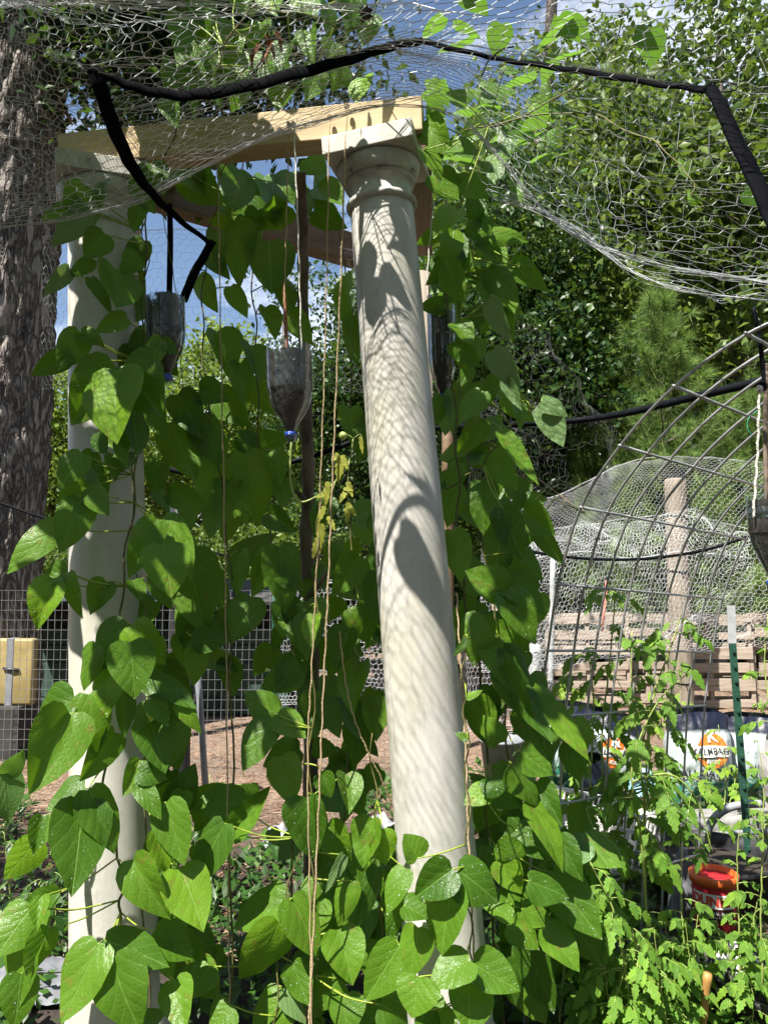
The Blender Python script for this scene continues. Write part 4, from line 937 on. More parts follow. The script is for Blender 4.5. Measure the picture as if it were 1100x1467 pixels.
# big furrowed trunk at the left edge
def big_trunk():
    Y = 6.9; x0 = gx(-52, Y); t = thing('big_tree', (x0, Y, 0), 'massive furrowed grey brown trunk at the left edge', 'tree')
    n, m = 120, 420; V = []; zt = 13.0
    for j in range(m):
        z = -.1 + zt * j / (m - 1); r = .60 - .010 * z + .10 * math.exp(-z * 1.6); cx = x0 + .018 * z + .03 * math.sin(z * .4)
        for k in range(n):
            w = 2 * math.pi * k / n; q = Vector((math.cos(w) * 8.5, math.sin(w) * 8.5, z * 1.9))
            d = abs(mnoise.noise(q)) * .6 + abs(mnoise.noise(q * 2.3)) * .3 + mnoise.noise(q * 5) * .12
            rr_ = r * (1 + .03 * mnoise.noise(Vector((w, z * .3, 1)))) + .14 * min(d, .45)
            V.append((cx + rr_ * math.cos(w), Y + rr_ * math.sin(w), z))
    f = [(j * n + k, j * n + (k + 1) % n, (j + 1) * n + (k + 1) % n, (j + 1) * n + k) for j in range(m - 1) for k in range(n)]
    MB().add(V, f).build('trunk', M['bark'], t)
    mb = MB(); cs = []
    for k, (dx, dy, z0, z1) in enumerate([(1.9, -.8, 6.2, 7.4), (3.0, .2, 6.6, 8.0), (2.4, 1.8, 7.2, 8.2), (-1.5, -1.2, 6.8, 8.5), (-2.4, .4, 7.6, 9), (1.2, -2.0, 7.4, 8.8), (3.4, 1.4, 8.4, 9.6), (.6, 2.2, 8.0, 9.8), (-1, 2, 9, 11), (1.6, -.4, 9.5, 11), (2.3, .3, 5.9, 6.6), (1.5, -.2, 6.0, 6.7), (2.9, .6, 6.0, 6.9), (2.1, -.5, 6.4, 7.0)]):
        a = Vector((x0 + .1, Y, z0)); b = Vector((x0 + dx, Y + dy, z1)); mb.tube(smoothpts([a, a.lerp(b, .5) + Vector((0, 0, .25)), b], 6), [.12, .06, .02], 8)
        for q in range(9):
            c_ = np.array(a.lerp(b, random.uniform(.45, 1.1))) + rng.normal(0, .42, 3)
            if c_[0] > x0 + 1.0 or c_[1] > Y + .8 or c_[2] > 8.4: cs.append(c_)
    for q in range(58): cs.append(np.array([random.uniform(-3.0, -1.0), random.uniform(6.0, 8.2), random.uniform(6.35, 8.4)]))
    mb.build('branch', M['bark'], t)
    v_, f_ = leafcloud(np.array(cs), 110, .34, .13); MB().bulk(v_, f_).build('crown', M['tree3'], t)
big_trunk()
# leaning dark trunk and a far straight one
mb = MB(); mb.tube(path([(905, 800), (880, 715), (850, 640), (815, 590), (765, 525), (700, 470), (660, 420)], [13.2] * 7, 6), [.15, .13, .11, .09, .05], 10)
tag(mb.build('leaning_trunk', M['bark2']), 'dark leaning bare trunk left of the young pine', 'tree')
mb = MB(); mb.tube(path([(776, 700), (771, 500), (766, 330), (776, 200), (786, 90), (792, -40)], [14.5] * 6, 6), [.16, .15, .13, .11], 10)
tag(mb.build('tree_trunk', M['bark2']), 'slim pale trunk rising among the trees at the upper right', 'tree')
# young pine
def pine(px, Y, H, label, seed):
    rr = np.random.default_rng(seed); x = gx(px, Y); t = thing('young_pine', (x, Y, 0), label, 'pine tree', 'young pines'); mb = MB(); tufts = []
    mb.tube([(x + .05 * math.sin(z), Y, z) for z in np.linspace(0, H, 12)], [.075, .05, .012], 8)
    z = .7
    while z < H:
        nb = int(rr.integers(5, 8)); Lb = (H - z) * .36 + .22
        for k in range(nb):
            a = 6.28 * k / nb + rr.random() * .8; el = .35 + .5 * z / H + rr.normal(0, .12); L = Lb * rr.uniform(.7, 1.15)
            s = Vector((x + .05 * math.sin(z), Y, z)); e = s + Vector((math.cos(a) * math.cos(el), math.sin(a) * math.cos(el), math.sin(el))) * L
            m1 = s.lerp(e, .5) - Vector((0, 0, .06 * L)); pts = smoothpts([s, m1, e], 5); mb.tube(pts, [.018, .006], 5)
            for q in range(3, len(pts)): tufts.append((pts[q], (pts[q] - pts[q - 1]).normalized(), 44))
            tufts.append((e, (e - m1).normalized(), 95))
            for _ in range(2):
                s2 = pts[int(rr.integers(4, 9))]; e2 = s2 + Vector(rr.normal(0, .18, 3)) + Vector((0, 0, .18)); mb.tube([s2, s2.lerp(e2, .5), e2], [.006, .004], 4); tufts.append((e2, (e2 - s2).normalized(), 85)); tufts.append((s2.lerp(e2, .6), (e2 - s2).normalized(), 24))
        z += rr.uniform(.32, .46)
    tufts.append((Vector((x, Y, H)), Vector((0, 0, 1)), 70))
    mb.build('trunk', M['bark2'], t)
    VV = []
    for c, ax, n in tufts:
        d = rr.normal(0, 1, (n, 3)) * .62 + np.array(ax) * .85; d /= np.linalg.norm(d, axis=1, keepdims=True); L = rr.uniform(.15, .26, (n, 1)); s = np.cross(d, rr.normal(0, 1, (n, 3))); s /= np.linalg.norm(s, axis=1, keepdims=True)
        b = np.array(c)[None] - np.array(ax)[None] * rr.random((n, 1)) * .1; sag = np.array([[0, 0, -.02]])
        VV.append(np.stack([b - s * .0022, b + s * .0022, b + d * L + sag], 1))
    v_ = np.concatenate(VV).reshape(-1, 3); MB().bulk(v_, np.arange(len(v_)).reshape(-1, 3)).build('needles', M['pine'], t)
pine(958, 10.8, 5.4, 'young feathery green pine behind the arch and round post', 2)
pine(1085, 11.2, 4.3, 'smaller young pine at the right edge behind the arch', 5)
pine(845, 11.4, 3.7, 'small young pine left of the tall feathery one', 9)
# ------------------------------------------------------------------ welded wire fence on the left, coop and yellow board
def weld():
    Y = 6.0; t = MB(); z0, z1 = 0.0, at(0, 846, Y).z; x0, x1 = gx(-60, Y), gx(560, Y); r = .0017
    xs = np.arange(x0, x1, .052); zs = list(np.arange(z1, z0, -.076))
    for i, x in enumerate(xs):
        pts = [(x + .006 * mnoise.noise(Vector((x * 3, z * 2, 0))), Y + .02 * mnoise.noise(Vector((x, z, 5))), z) for z in np.linspace(z0, z1 + .0, 10)]; t.tube(pts, r, 4, cap=False)
    for z in zs:
        pts = [(x, Y + .02 * mnoise.noise(Vector((x, z, 5))) - .003, z + .008 * mnoise.noise(Vector((x * 2, z, 8)))) for x in np.linspace(x0, x1, 40)]; t.tube(pts, r, 4, cap=False)
    o = t.build('wire_mesh', M['wire_dk'], smooth=False); o.name = 'welded_fence'
    tag(o, 'square welded wire fence behind the left column', 'fence')
weld()
def post(px, Y, top_py, bot_py, r, mat, name, label, cat='post', n=14, lean=0, round_top=True):
    a = at(px, bot_py, Y); b = at(px + lean, top_py, Y); a.z = min(a.z, 0) if bot_py > 900 else a.z
    mb = MB(); d = b - a
    pr = [a + d * k for k in np.linspace(0, 1, 9)]; rad = [r * 1.04] * 8 + [r * .98]
    if round_top: pr.append(b + Vector((0, 0, r * .18))); rad.append(r * .72); pr.append(b + Vector((0, 0, r * .24))); rad.append(r * .2)
    mb.tube(pr, rad, n); o = mb.build(name, M[mat])
    return tag(o, label, cat)
post(261, 5.2, 925, 1090, .055, 'blackpl', 'pipe_post', 'stout black pipe post behind left column leaves')
post(297, 5.4, 960, 1075, .022, 'grey_pl', 'stake', 'thin grey stake leaning beside the black pipe post', lean=-14)
post(393, 5.9, 846, 1030, .018, 'green_post', 'fence_post', 'thin green fence post between the pole and left column')
post(258, 7.4, 716, 1000, .09, 'blackpl', 'pipe_post', 'thick ribbed black pipe standing behind the left column')
def coop():
    Y = 8.6; x0, x1 = gx(60, Y), gx(412, Y); t = thing('chicken_coop', ((x0 + x1) / 2, Y, 0), 'low dark green coop behind the welded fence', 'coop'); w = x1 - x0; cx = (x0 + x1) / 2
    b = MB()
    for i in range(5): b.box(MT((cx, Y, .11 + i * .19)), w, .03, .18, .006)
    b.build('wall', M['green_w'], t, smooth=False)
    b = MB(); b.box(MT((cx, Y + .55, .68)), w, 1.0, 1.2); b.build('interior_shade', M['dark_in'], t, smooth=False)  # solid dark block painted as the shaded inside of the coop
    b = MB(); b.box(MT((cx, Y + .3, 1.36), rx=R(9)), w + .3, 1.5, .04, .005); b.build('roof', M['dark_in'], t, smooth=False)
    b = MB()
    for k in range(5): b.box(MT((x0 + w * k / 4, Y - .03, .66)), .06, .05, 1.3, .004)
    b.build('frame', M['green_w'], t, smooth=False)
coop()
def jug():
    Y = 6.5; a = at(12, 965, Y); t = thing('yellow_panel', (a.x, Y, .12), 'worn yellow plastic box with grey band behind the fence at left', 'box'); w, h = gx(47, Y) - gx(-40, Y), at(0, 915, Y).z - at(0, 1010, Y).z; cx = gx(14, Y); cz = at(0, 962, Y).z
    b = MB(); b.box(MT((cx, Y, cz)), w, .10, h, .022); b.build('body', M['yellow'], t)
    b = MB(); b.box(MT((gx(25, Y), Y - .002, cz)), .056, .108, h + .006, .004); b.build('band', M['grey_pl'], t, smooth=False)
    b = MB(); b.tube([(gx(17, Y), Y - .06, cz + .03), (gx(27, Y), Y - .066, cz + .025), (gx(39, Y), Y - .06, cz + .02)], .012, 8); b.build('handle', M['blackpl'], t)
    b = MB(); b.box(MT((cx - .1, Y + .02, (cz - h / 2) / 2 - .001)), w * 1.15, .3, cz - h / 2 - .004, .01); b.build('foot', M['dark_in'], t, smooth=False)  # made-up dark block standing in for the shadow under the box
jug()
# ------------------------------------------------------------------ right side: round post, pallets, arch
def round_post():
    Y = 8.4; t = thing('round_post', (gx(970, Y), Y, 0), 'weathered round wooden post with wire ties behind the arch', 'post'); mb = MB(); zt = at(970, 689, Y).z; x = gx(970, Y); r = .118
    zs = list(np.linspace(-.1, zt, 30)) + [zt + .02, zt + .03]; V = []; n = 28
    for j, z in enumerate(zs):
        rr_ = r * (1.03 - .02 * z) * (1 if j < 30 else (.9, .5)[j - 30])
        for k in range(n):
            w = 6.2832 * k / n; q = 1 + .02 * mnoise.noise(Vector((math.cos(w) * 4, math.sin(w) * 4, z * .5))); V.append((x + rr_ * q * math.cos(w), Y + rr_ * q * math.sin(w), z))
    f = [(j * n + k, j * n + (k + 1) % n, (j + 1) * n + (k + 1) % n, (j + 1) * n + k) for j in range(len(zs) - 1) for k in range(n)] + [tuple((len(zs) - 1) * n + k for k in range(n))]
    mb.add(V, f); mb.build('shaft', M['oldwood'], t)
    for py in (738, 818, 905, 977):
        z = at(970, py, Y).z; w = MB(); w.tube([(x + (r + .006) * math.cos(a), Y + (r + .006) * math.sin(a), z + .01 * math.cos(a * 2)) for a in np.linspace(0, 6.283, 24)], .006, 5)
        w.tube([(x - .01, Y - r - .008, z - .005), (x, Y - r - .016, z - .03), (x + .004, Y - r - .012, z - .05)], .006, 5); w.build('wire_tie', M['pipe'], t)
round_post()
def pallet(px, Y, rz, ry, label, h=1.08, w=1.0):
    c = Vector((gx(px, Y), Y, h / 2 + .01)); t = thing('pallet', (c.x, c.y, 0), label, 'pallet', 'pallets set on edge as a fence'); A = MT(c, rz=rz, ry=ry, rx=R(-4))
    rr = random.Random(px)
    b = MB()
    for i_, z in enumerate(np.linspace(-h / 2 + .06, h / 2 - .05, 6)):
        if i_ and rr.random() < .14: continue
        b.box(A @ MT((rr.uniform(-.03, .03), -.055 - rr.uniform(0, .006), z + rr.uniform(-.02, .02)), ry=rr.uniform(-.03, .03)), w * rr.uniform(.9, 1), .02, rr.uniform(.08, .14), .003)
    b.build('front_board', M['pallet'], t, smooth=False)
    b = MB()
    for x in (-w / 2 + .03, 0, w / 2 - .03): b.box(A @ MT((x, 0, 0)), .045, .085, h, .003)
    b.build('stringer', M['pallet'], t, smooth=False)
    b = MB()
    for z in np.linspace(-h / 2 + .08, h / 2 - .08, 4): b.box(A @ MT((0, .055, z)), w, .02, .1, .003)
    b.build('back_board', M['pallet'], t, smooth=False)
pallet(716, 9.6, .1, .02, 'wooden pallet on edge half hidden by the dark vine'); pallet(838, 9.3, -.05, -.01, 'wooden pallet on edge directly left of the round post'); pallet(920, 9.55, .04, .01, 'wooden pallet on edge behind the round post')
pallet(1010, 9.1, -.02, .0, 'wooden pallet on edge just right of the round post'); pallet(1125, 9.2, .06, .015, 'wooden pallet on edge at the right edge'); 
post(712, 6.6, 762, 1010, .05, 'oldwood', 'wooden_stake', 'brown wooden stake in the vine right of the right column'); post(641, 6.8, 595, 1000, .05, 'lumber_dk', 'wooden_stake', 'brown wooden stake just past the right column edge')
def arch():
    t = thing('wire_arch', (gx(780, 2.62), 2.62, 0), 'arched cattle panel trellis of dark steel rods on the right', 'trellis')
    e = [(750, 1500, 2.66), (758, 1300, 2.66), (764, 1160, 2.66), (772, 1030, 2.64), (785, 933, 2.62), (800, 838, 2.56), (832, 728, 2.42), (888, 640, 2.24), (965, 555, 2.05), (1068, 480, 1.9), (1200, 425, 1.78), (1330, 395, 1.70), (1480, 390, 1.66), (1640, 410, 1.62)]
    pts = smoothpts([at(*q) for q in e], 8); dr = Vector((.76, .62, -.06)) * .138
    L = [0]
    for i in range(1, len(pts)): L.append(L[-1] + (pts[i] - pts[i - 1]).length)
    for k in range(9):
        mb = MB(); wob = random.uniform(-.006, .006)
        mb.tube([p + dr * k + Vector((wob, 0, 0)) for p in pts], .0045, 8); mb.build('rod', M['rod'], t)
    i0 = 32                                     # control point (785,933)
    base = L[i0]
    for k in range(1, len(e)):
        q = pts[8 * k]
        off = Vector((0, -.0062, .002)); mb = MB(); mb.tube([q - dr * .06 + off, q + dr * 5 + off, q + dr * 8.06 + off], .0045, 8); mb.build('cross_rod', M['rod'], t)
arch()
mb = MB(); mb.tube(path([(1079, 440), (1087, 480), (1093, 530), (1096, 560)], [1.95] * 4, 5), .006, 8); tag(mb.build('black_stay', M['pipe']), 'short black stay hanging from the netting at the right edge', 'pipe')
mb = MB(); mb.tube(path([(1084, 588), (1072, 600), (1071, 614), (1078, 625)], [2.0] * 4, 6), .0012, 5); tag(mb.build('green_string', simple('green_cord', (.05, .4, .25), (.08, .5, .32), 30, .5)), 'bit of green string on the arch at the right edge', 'string')
post(784, 6.4, 800, 955, .022, 'pvc', 'metal_pipe', 'pale metal pipe upright behind the arch left edge', cat='pipe', lean=8)
post(766, 6.2, 925, 990, .05, 'pvc', 'metal_pipe', 'short wide pale metal pipe beside the vine', cat='pipe'); post(745, 6.2, 935, 990, .04, 'pvc', 'metal_pipe', 'short narrow pale metal pipe close to the dark leaves', cat='pipe')
mb = MB(); mb.tube([at(862, 905, 7.6), at(866, 870, 7.6), at(869, 832, 7.6)], .014, 8); tag(mb.build('orange_stake', simple('coral_paint', (.6, .16, .10), (.7, .22, .15), 12, .5)), 'thin orange stake behind the netting, left of the round post', 'stake')
def tpost():
    Y = 3.9; t = thing('steel_post', (gx(1075, Y), Y, 0), 'dark green steel post with pale top behind the arch', 'post'); a = at(1078, 1330, Y); a.z = 0; b = at(1049, 922, Y); c = at(1047, 868, Y)
    for nm, p, q, mt, w in (('green_shaft', a, b, 'green_post', .036), ('pale_top', b, c, 'pvc', .040)):
        mb = MB(); m = axisM(p, q); H = (q - p).length; mb.box(m @ MT((0, 0, H / 2)), w, .008, H, .001); mb.box(m @ MT((0, .019, H / 2)), .008, .030, H, .001)
        if nm == 'green_shaft':
            for k in range(16): mb.box(m @ MT((0, -.009, H * (k + .5) / 16)), .014, .010, .02, .002)
        mb.build(nm, M[mt], t, smooth=False)
tpost()
def sack_mat(kind):
    m = NT('feed_sack_' + kind); tc = m.n('ShaderNodeUVMap'); sp = m.n('ShaderNodeSeparateXYZ'); m.l(tc.outputs[0], sp.inputs[0]); v = sp.outputs[1]; nz = m.noise(m.coord('Object'), 7, 4, .6); q = m.math('ADD', v, m.math('MULTIPLY', m.math('SUBTRACT', nz, .5), .05))
    if kind == 'green': st = [(0, (.02, .14, .10)), (.22, (.03, .22, .15)), (.36, (.06, .30, .22)), (.40, (.42, .50, .50)), (.82, (.48, .54, .55)), (.86, (.008, .011, .026)), (1, (.010, .014, .034))]
    elif kind == 'teal': st = [(0, (.02, .16, .11)), (.55, (.05, .34, .24)), (.60, (.02, .03, .05)), (1, (.012, .02, .06))]
    else: st = [(0, (.42, .40, .40)), (.5, (.50, .46, .48)), (1, (.50, .49, .49))]
    c = m.ramp(q, st)
    if kind != 'white':
        g = m.noise(m.coord('Object'), 24, 5, .7); c = m.mix(m.math('MULTIPLY', m.math('LESS_THAN', v, .38), m.math('GREATER_THAN', g, .54)), c, (.42, .55, .48))
    m.base(c); m.rough(.42); m.bump(m.noise(m.coord('Object'), 11, 5, .6), .5, .02); return m.m
SACK = {k: sack_mat(k) for k in ('green', 'teal', 'white')}
INK = simple('black_ink', (.015, .015, .02), (.03, .03, .035), 10, .6); INKW = simple('white_ink', (.75, .75, .74), (.8, .8, .79), 10, .6); INKO = simple('orange_ink', (.72, .17, .02), (.78, .22, .03), 10, .6); INKY = simple('yellow_ink', (.75, .45, .03), (.78, .5, .04), 10, .6)
def text_mesh(txt, size, bold=.0):
    cu = bpy.data.curves.new('lettering', 'FONT'); cu.body = txt; cu.size = size; cu.align_x = 'CENTER'; cu.align_y = 'CENTER'; cu.resolution_u = 3; cu.offset = bold
    o = bpy.data.objects.new('lettering', cu); COL.objects.link(o); dg = bpy.context.evaluated_depsgraph_get(); dg.update(); me = bpy.data.meshes.new_from_object(o.evaluated_get(dg))
    V = [tuple(v.co) for v in me.vertices]; Fc = [tuple(p.vertices) for p in me.polygons]
    bpy.data.objects.remove(o); bpy.data.curves.remove(cu); bpy.data.meshes.remove(me); return V, Fc
def disc(r, n=28): return [(0, 0, 0)] + [(r * math.cos(6.2832 * k / n), r * math.sin(6.2832 * k / n), 0) for k in range(n)], [(0, 1 + k, 1 + (k + 1) % n) for k in range(n)]
def rect(w, h, nx=8): return [(-w / 2 + w * i / nx, y, 0) for y in (-h / 2, h / 2) for i in range(nx + 1)], [(i, i + 1, nx + 2 + i, nx + 1 + i) for i in range(nx)]
def sack(px, Y, w, h, rz, lean, roll, kind, label, prints=(), dep=.16, z0=.02):
    base = Vector((gx(px, Y), Y, z0)); t = thing('feed_sack', base, label, 'feed sack', 'feed sacks used as planters'); A = MT(base, rz=rz, rx=lean, ry=roll); n, m = 36, 34; mb = MB(); V = []; UV = []; sd_ = px * .13
    def S(x, y, side):
        """x -1..1, y 0..1"""
        k = max(0, 1 - abs(x) ** 3.2); e = (1 - (1 - y) ** 5) * (1 - max(0, y - .55) ** 2.2 * 3.2)
        d = dep * math.sqrt(k) * max(.06, e); wv = .014 * mnoise.noise(Vector((x * 3, y * 6, sd_))) + .008 * mnoise.noise(Vector((x * 9, y * 12, sd_)))
        ww = w / 2 * (1 - .08 * math.sin(y * 3.1)) * (1 + .05 * math.sin(y * 9 + sd_))
        return Vector((x * ww, -side * (d + wv * (k > .02)), y * h * (1 - .06 * abs(x) ** 3)))
    for side in (1, -1):
        for j in range(m):
            for i in range(n): x, y = i / (n - 1) * 2 - 1, j / (m - 1); V.append(tuple(A @ S(x, y, side))); UV.append((x * .5 + .5, y))
    f = []
    for s in range(2):
        o = s * n * m
        for j in range(m - 1):
            for i in range(n - 1): q = (o + j * n + i, o + j * n + i + 1, o + (j + 1) * n + i + 1, o + (j + 1) * n + i); f.append(q if s == 0 else q[::-1])
    mb.add(V, f, UV); bag = mb.build('bag', SACK[kind], t)
    for nm, (VV, FF), cx, cy, rot, mat, lift in prints:
        pts = []
        for (x, y, z) in VV:
            xr = x * math.cos(rot) - y * math.sin(rot) + cx; yr = x * math.sin(rot) + y * math.cos(rot) + cy
            p = S(np.clip(xr / (w / 2), -1, 1), np.clip(yr / h, 0, 1), 1); p.y -= lift; pts.append(tuple(A @ p))
        b = MB(); b.add(pts, FF); b.build(nm, mat, bag, smooth=False)
def logo(cx, cy, s, rot=0, col=None):
    c, sn = math.cos(rot), math.sin(rot); P = lambda x, y: (cx + x * c - y * sn, cy + x * sn + y * c)
    return [('logo_disc', disc(.105 * s), *P(0, 0), rot, col or INKO, .006), ('logo_band', rect(.27 * s, .066 * s), *P(0, 0), rot, INKW, .009), ('lettering', text_mesh('KALMBACH', .052 * s, .0008), *P(0, 0), rot, INK, .012),
            ('lettering', text_mesh('FEEDS', .034 * s, .0008), *P(0, -.062 * s), rot, INKW, .010), ('logo_mark', text_mesh('K', .10 * s, .003), *P(0, .085 * s), rot, INKW, .012)]
pr = logo(.02, .44, 1.0) + [('lettering', text_mesh('ALL NATURAL', .062, .0015), .02, .305, 0, INK, .010), ('lettering', text_mesh('LAYER PELLETS FOR HENS', .026, .0003), .02, .26, 0, INK, .009), ('lettering', text_mesh('A COMPLETE FEED', .022, .0002), .02, .235, 0, INK, .009)]
sack(985, 5.0, .42, .66, .10, R(4), 0, 'green', 'upright feed sack with orange round badge and black lettering', pr)
sack(1058, 5.15, .40, .60, -.15, R(3), .04, 'green', 'shaded feed sack behind the green steel post', [('lettering', text_mesh('ALL', .05, .001), -.02, .30, 0, INK, .01)])
sack(1128, 4.8, .44, .56, .2, R(5), -.05, 'white', 'plain pinkish white sack at the right edge', dep=.19)
sack(800, 5.1, .40, .58, .25, R(9), .22, 'green', 'tilted feed sack with yellow badge at left end of the sack row', logo(-.04, .36, .9, .12, INKY) + [('lettering', text_mesh('NATURAL', .05, .001), .02, .24, .1, INK, .01)], z0=.13)
sack(838, 5.0, .38, .56, .1, R(10), .30, 'green', 'tilted feed sack with orange badge leaning on its neighbour', logo(-.03, .35, .9, .12), z0=.13)
sack(886, 4.7, .22, .62, -.1, R(30), -.55, 'teal', 'bright green and navy sack slipping sideways beside the white crate', [('lettering', text_mesh('NATURAL', .05, .001), .03, .30, 1.5708, INKW, .01)], dep=.10)
# stone kerb block, hose and tub under the sacks
b = MB(); b.box(MT((gx(1030, 4.5), 4.5, .09), rz=.08), .85, .22, .18, .03); V = b.V[-1]
for i in range(len(V)): V[i] += np.array(mnoise.noise_vector(Vector(V[i]) * 5)) * .02
tag(b.build('stone_block', M['stone']), 'grey rough stone block in front of the feed sacks', 'stone')
pipe('grey_hose', [(1012, 1195), (1018, 1180), (1030, 1166), (1046, 1157), (1066, 1153), (1090, 1152)], 4.0, .020, 'thick grey hose arching in front of the stone block', 'hose', 'grey_pl')
pipe('grey_hose', [(960, 1200), (1020, 1196), (1070, 1193), (1130, 1190)], 4.2, .014, 'straight grey hose lying along the stone block', 'hose', 'grey_pl')
def tub(px, Y, r0, r1, h, mat, name, label, cat='tub', soil=True, z0=0.0, lip=.012, sq=None):
    c = Vector((gx(px, Y), Y, z0)); t = thing(name, c, label, cat); A = MT(c); mb = MB()
    mb.lathe(A, [(r0, 0), (r1, h - lip * 2), (r1 + lip, h - lip * 1.6), (r1 + lip, h), (r1 - .004, h), (r1 - .012, h - .05), (r0 * .95, .02)], 44); mb.build('body', M[mat], t)
    if soil:
        s = MB(); s.lathe(A, [(r1 - .01, h - .07), (r1 * .6, h - .05), (.01, h - .045)], 30, False); s.build('soil', M['soil'], t)
    return t, A
tub(715, 5.5, .12, .15, .27, 'grey_pl', 'bucket', 'pale bluish grey bucket behind the vine right of the right column', 'bucket', False, z0=.12)
bm_ = simple('pale_bucket', (.42, .46, .55), (.52, .56, .64), 9, .5)
for o in bpy.data.objects:
    if o.name == 'body' and o.parent and o.parent.name == 'bucket': o.data.materials[0] = bm_
tub(812, 6.5, .12, .16, .26, 'red', 'flower_pot', 'red pot holding a lime green plant near the pallets', 'pot')
tub(1003, 3.75, .26, .30, .22, 'blackpl', 'planter_tub', 'wide black planter tub behind the red bucket', 'tub')
tub(1105, 2.72, .20, .245, .30, 'blackpl', 'planter_tub', 'black planter tub at the lower right corner', 'tub', z0=-.14)
# printed bag cover lying on the corner planter
def crumple(loc, w, d, h, mat, name, label, cat):
    V = []; n = 22
    for j in range(n):
        for i in range(n):
            x, y = i / (n - 1) - .5, j / (n - 1) - .5; z = h * (1 - (2 * abs(x)) ** 2.5) * (1 - (2 * abs(y)) ** 2.5) + .03 * mnoise.noise(Vector((x * 6, y * 6, loc[0]))) + .015 * mnoise.noise(Vector((x * 14, y * 14, loc[1])))
            V.append((loc[0] + x * w, loc[1] + y * d, loc[2] + max(z, -.01)))
    f = [(j * n + i, j * n + i + 1, (j + 1) * n + i + 1, (j + 1) * n + i) for j in range(n - 1) for i in range(n - 1)]
    return tag(MB().add(V, f).build(name, mat), label, cat)
p = at(922, 1118, 4.3); crumple((p.x, 4.3, p.z - .06), .16, .14, .12, simple('sky_blue_plastic', (.20, .42, .55), (.38, .58, .68), 12, .45), 'plastic_bag', 'crumpled light blue plastic scrap left of the upright feed sack', 'bag')
pm = NT('zebra_plastic'); wv = pm.n('ShaderNodeTexWave'); wv.inputs['Scale'].default_value = 5; wv.inputs['Distortion'].default_value = 7; pm.l(pm.coord('Object'), wv.inputs['Vector']); pm.base(pm.ramp(wv.outputs['Fac'], [(.42, (.02, .02, .022)), (.5, (.6, .6, .6))])); pm.rough(.45)
p = at(1068, 1392, 2.72); crumple((p.x, p.y + .1, p.z - .06), .26, .2, .10, pm.m, 'plastic_bag', 'black and white plastic bag on the corner planter', 'bag')
p = at(830, 1330, 3.35); crumple((p.x, 3.35, .03), .40, .35, .10, M['tarp'], 'grey_cloth', 'grey cloth lying on the ground left of the red bucket', 'cloth')
p = at(960, 1265, 3.4); crumple((gx(962, 3.5), 3.5, .02), .12, .12, .30, M['tarp'], 'grey_cloth', 'small grey cloth bundle just left of the red bucket', 'cloth')
p = at(60, 1450, 2.85); crumple((gx(60, 2.9), 2.95, .03), .40, .3, .05, M['tarp'], 'grey_cloth', 'grey cloth half buried at the lower left corner', 'cloth')
crumple((gx(398, 4.2), 4.4, .03), .18, .18, .10, simple('white_bag', (.3, .31, .33), (.45, .45, .47), 12, .5), 'plastic_bag', 'crumpled white plastic bag on the soil left of the pole', 'bag')
crumple((gx(545, 4.2), 4.4, .03), .24, .22, .16, simple('white_bag', (.45, .46, .5), (.6, .6, .64), 12, .5), 'plastic_bag', 'pale plastic bag just left of the right column', 'bag')
# red coffee tub used as a pot
def coffee():
    Y = 3.3; x = gx(1005, Y); zb = .0; zt = at(1013, 1250, Y).z; r = .090; t = thing('coffee_tub', (x, Y, zb), 'red coffee tub with orange rim standing among the tomato plants', 'tub'); A = MT((x, Y, zb)); H = zt - zb
    b = MB(); b.lathe(A, [(r * .80, 0), (r * .84, .012), (r * .98, H - .03), (r * .98, H - .02)], 48); body = b.build('body', M['red'], t)
    b = MB(); b.lathe(A, [(r * .985, H - .035), (r * 1.07, H - .033), (r * 1.08, H), (r * 1.0, H + .003), (r * .95, H), (r * .93, H - .035)], 48); b.build('rim', M['orange'], t)
    b = MB(); b.lathe(A, [(r * .9, H - .04), (.01, H - .03)], 30, False); b.build('soil', M['soil'], t)
    def wrap(nm, VF, cz, mat, lift):
        V, Fc = VF; out = []
        for (px_, py_, _) in V:
            z = cz + py_; rr_ = np.interp(z, [.012, H - .03], [r * .84, r * .98]) + lift; a = px_ / (r * .95) - math.pi / 2 - .28; out.append(tuple(A @ Vector((rr_ * math.cos(a), rr_ * math.sin(a), z))))
        q = MB(); q.add(out, Fc); q.build(nm, mat, body, smooth=False)
    wrap('label_band', rect(.21, .056, 30), H - .088, INKW, .0012); wrap('lettering', text_mesh("DUNKIN'", .050, .0022), H - .089, simple('label_red', (.62, .05, .03), (.7, .07, .04), 9, .5), .0026)
    wrap('label_panel', rect(.15, .05, 24), H - .143, simple('label_brown', (.07, .012, .012), (.09, .018, .016), 9, .5), .0012); wrap('lettering', text_mesh('ORIGINAL BLEND', .0165, .0004), H - .134, INKW, .0026); wrap('lettering', text_mesh('MEDIUM ROAST', .011, .0002), H - .150, INKW, .0026)
coffee()
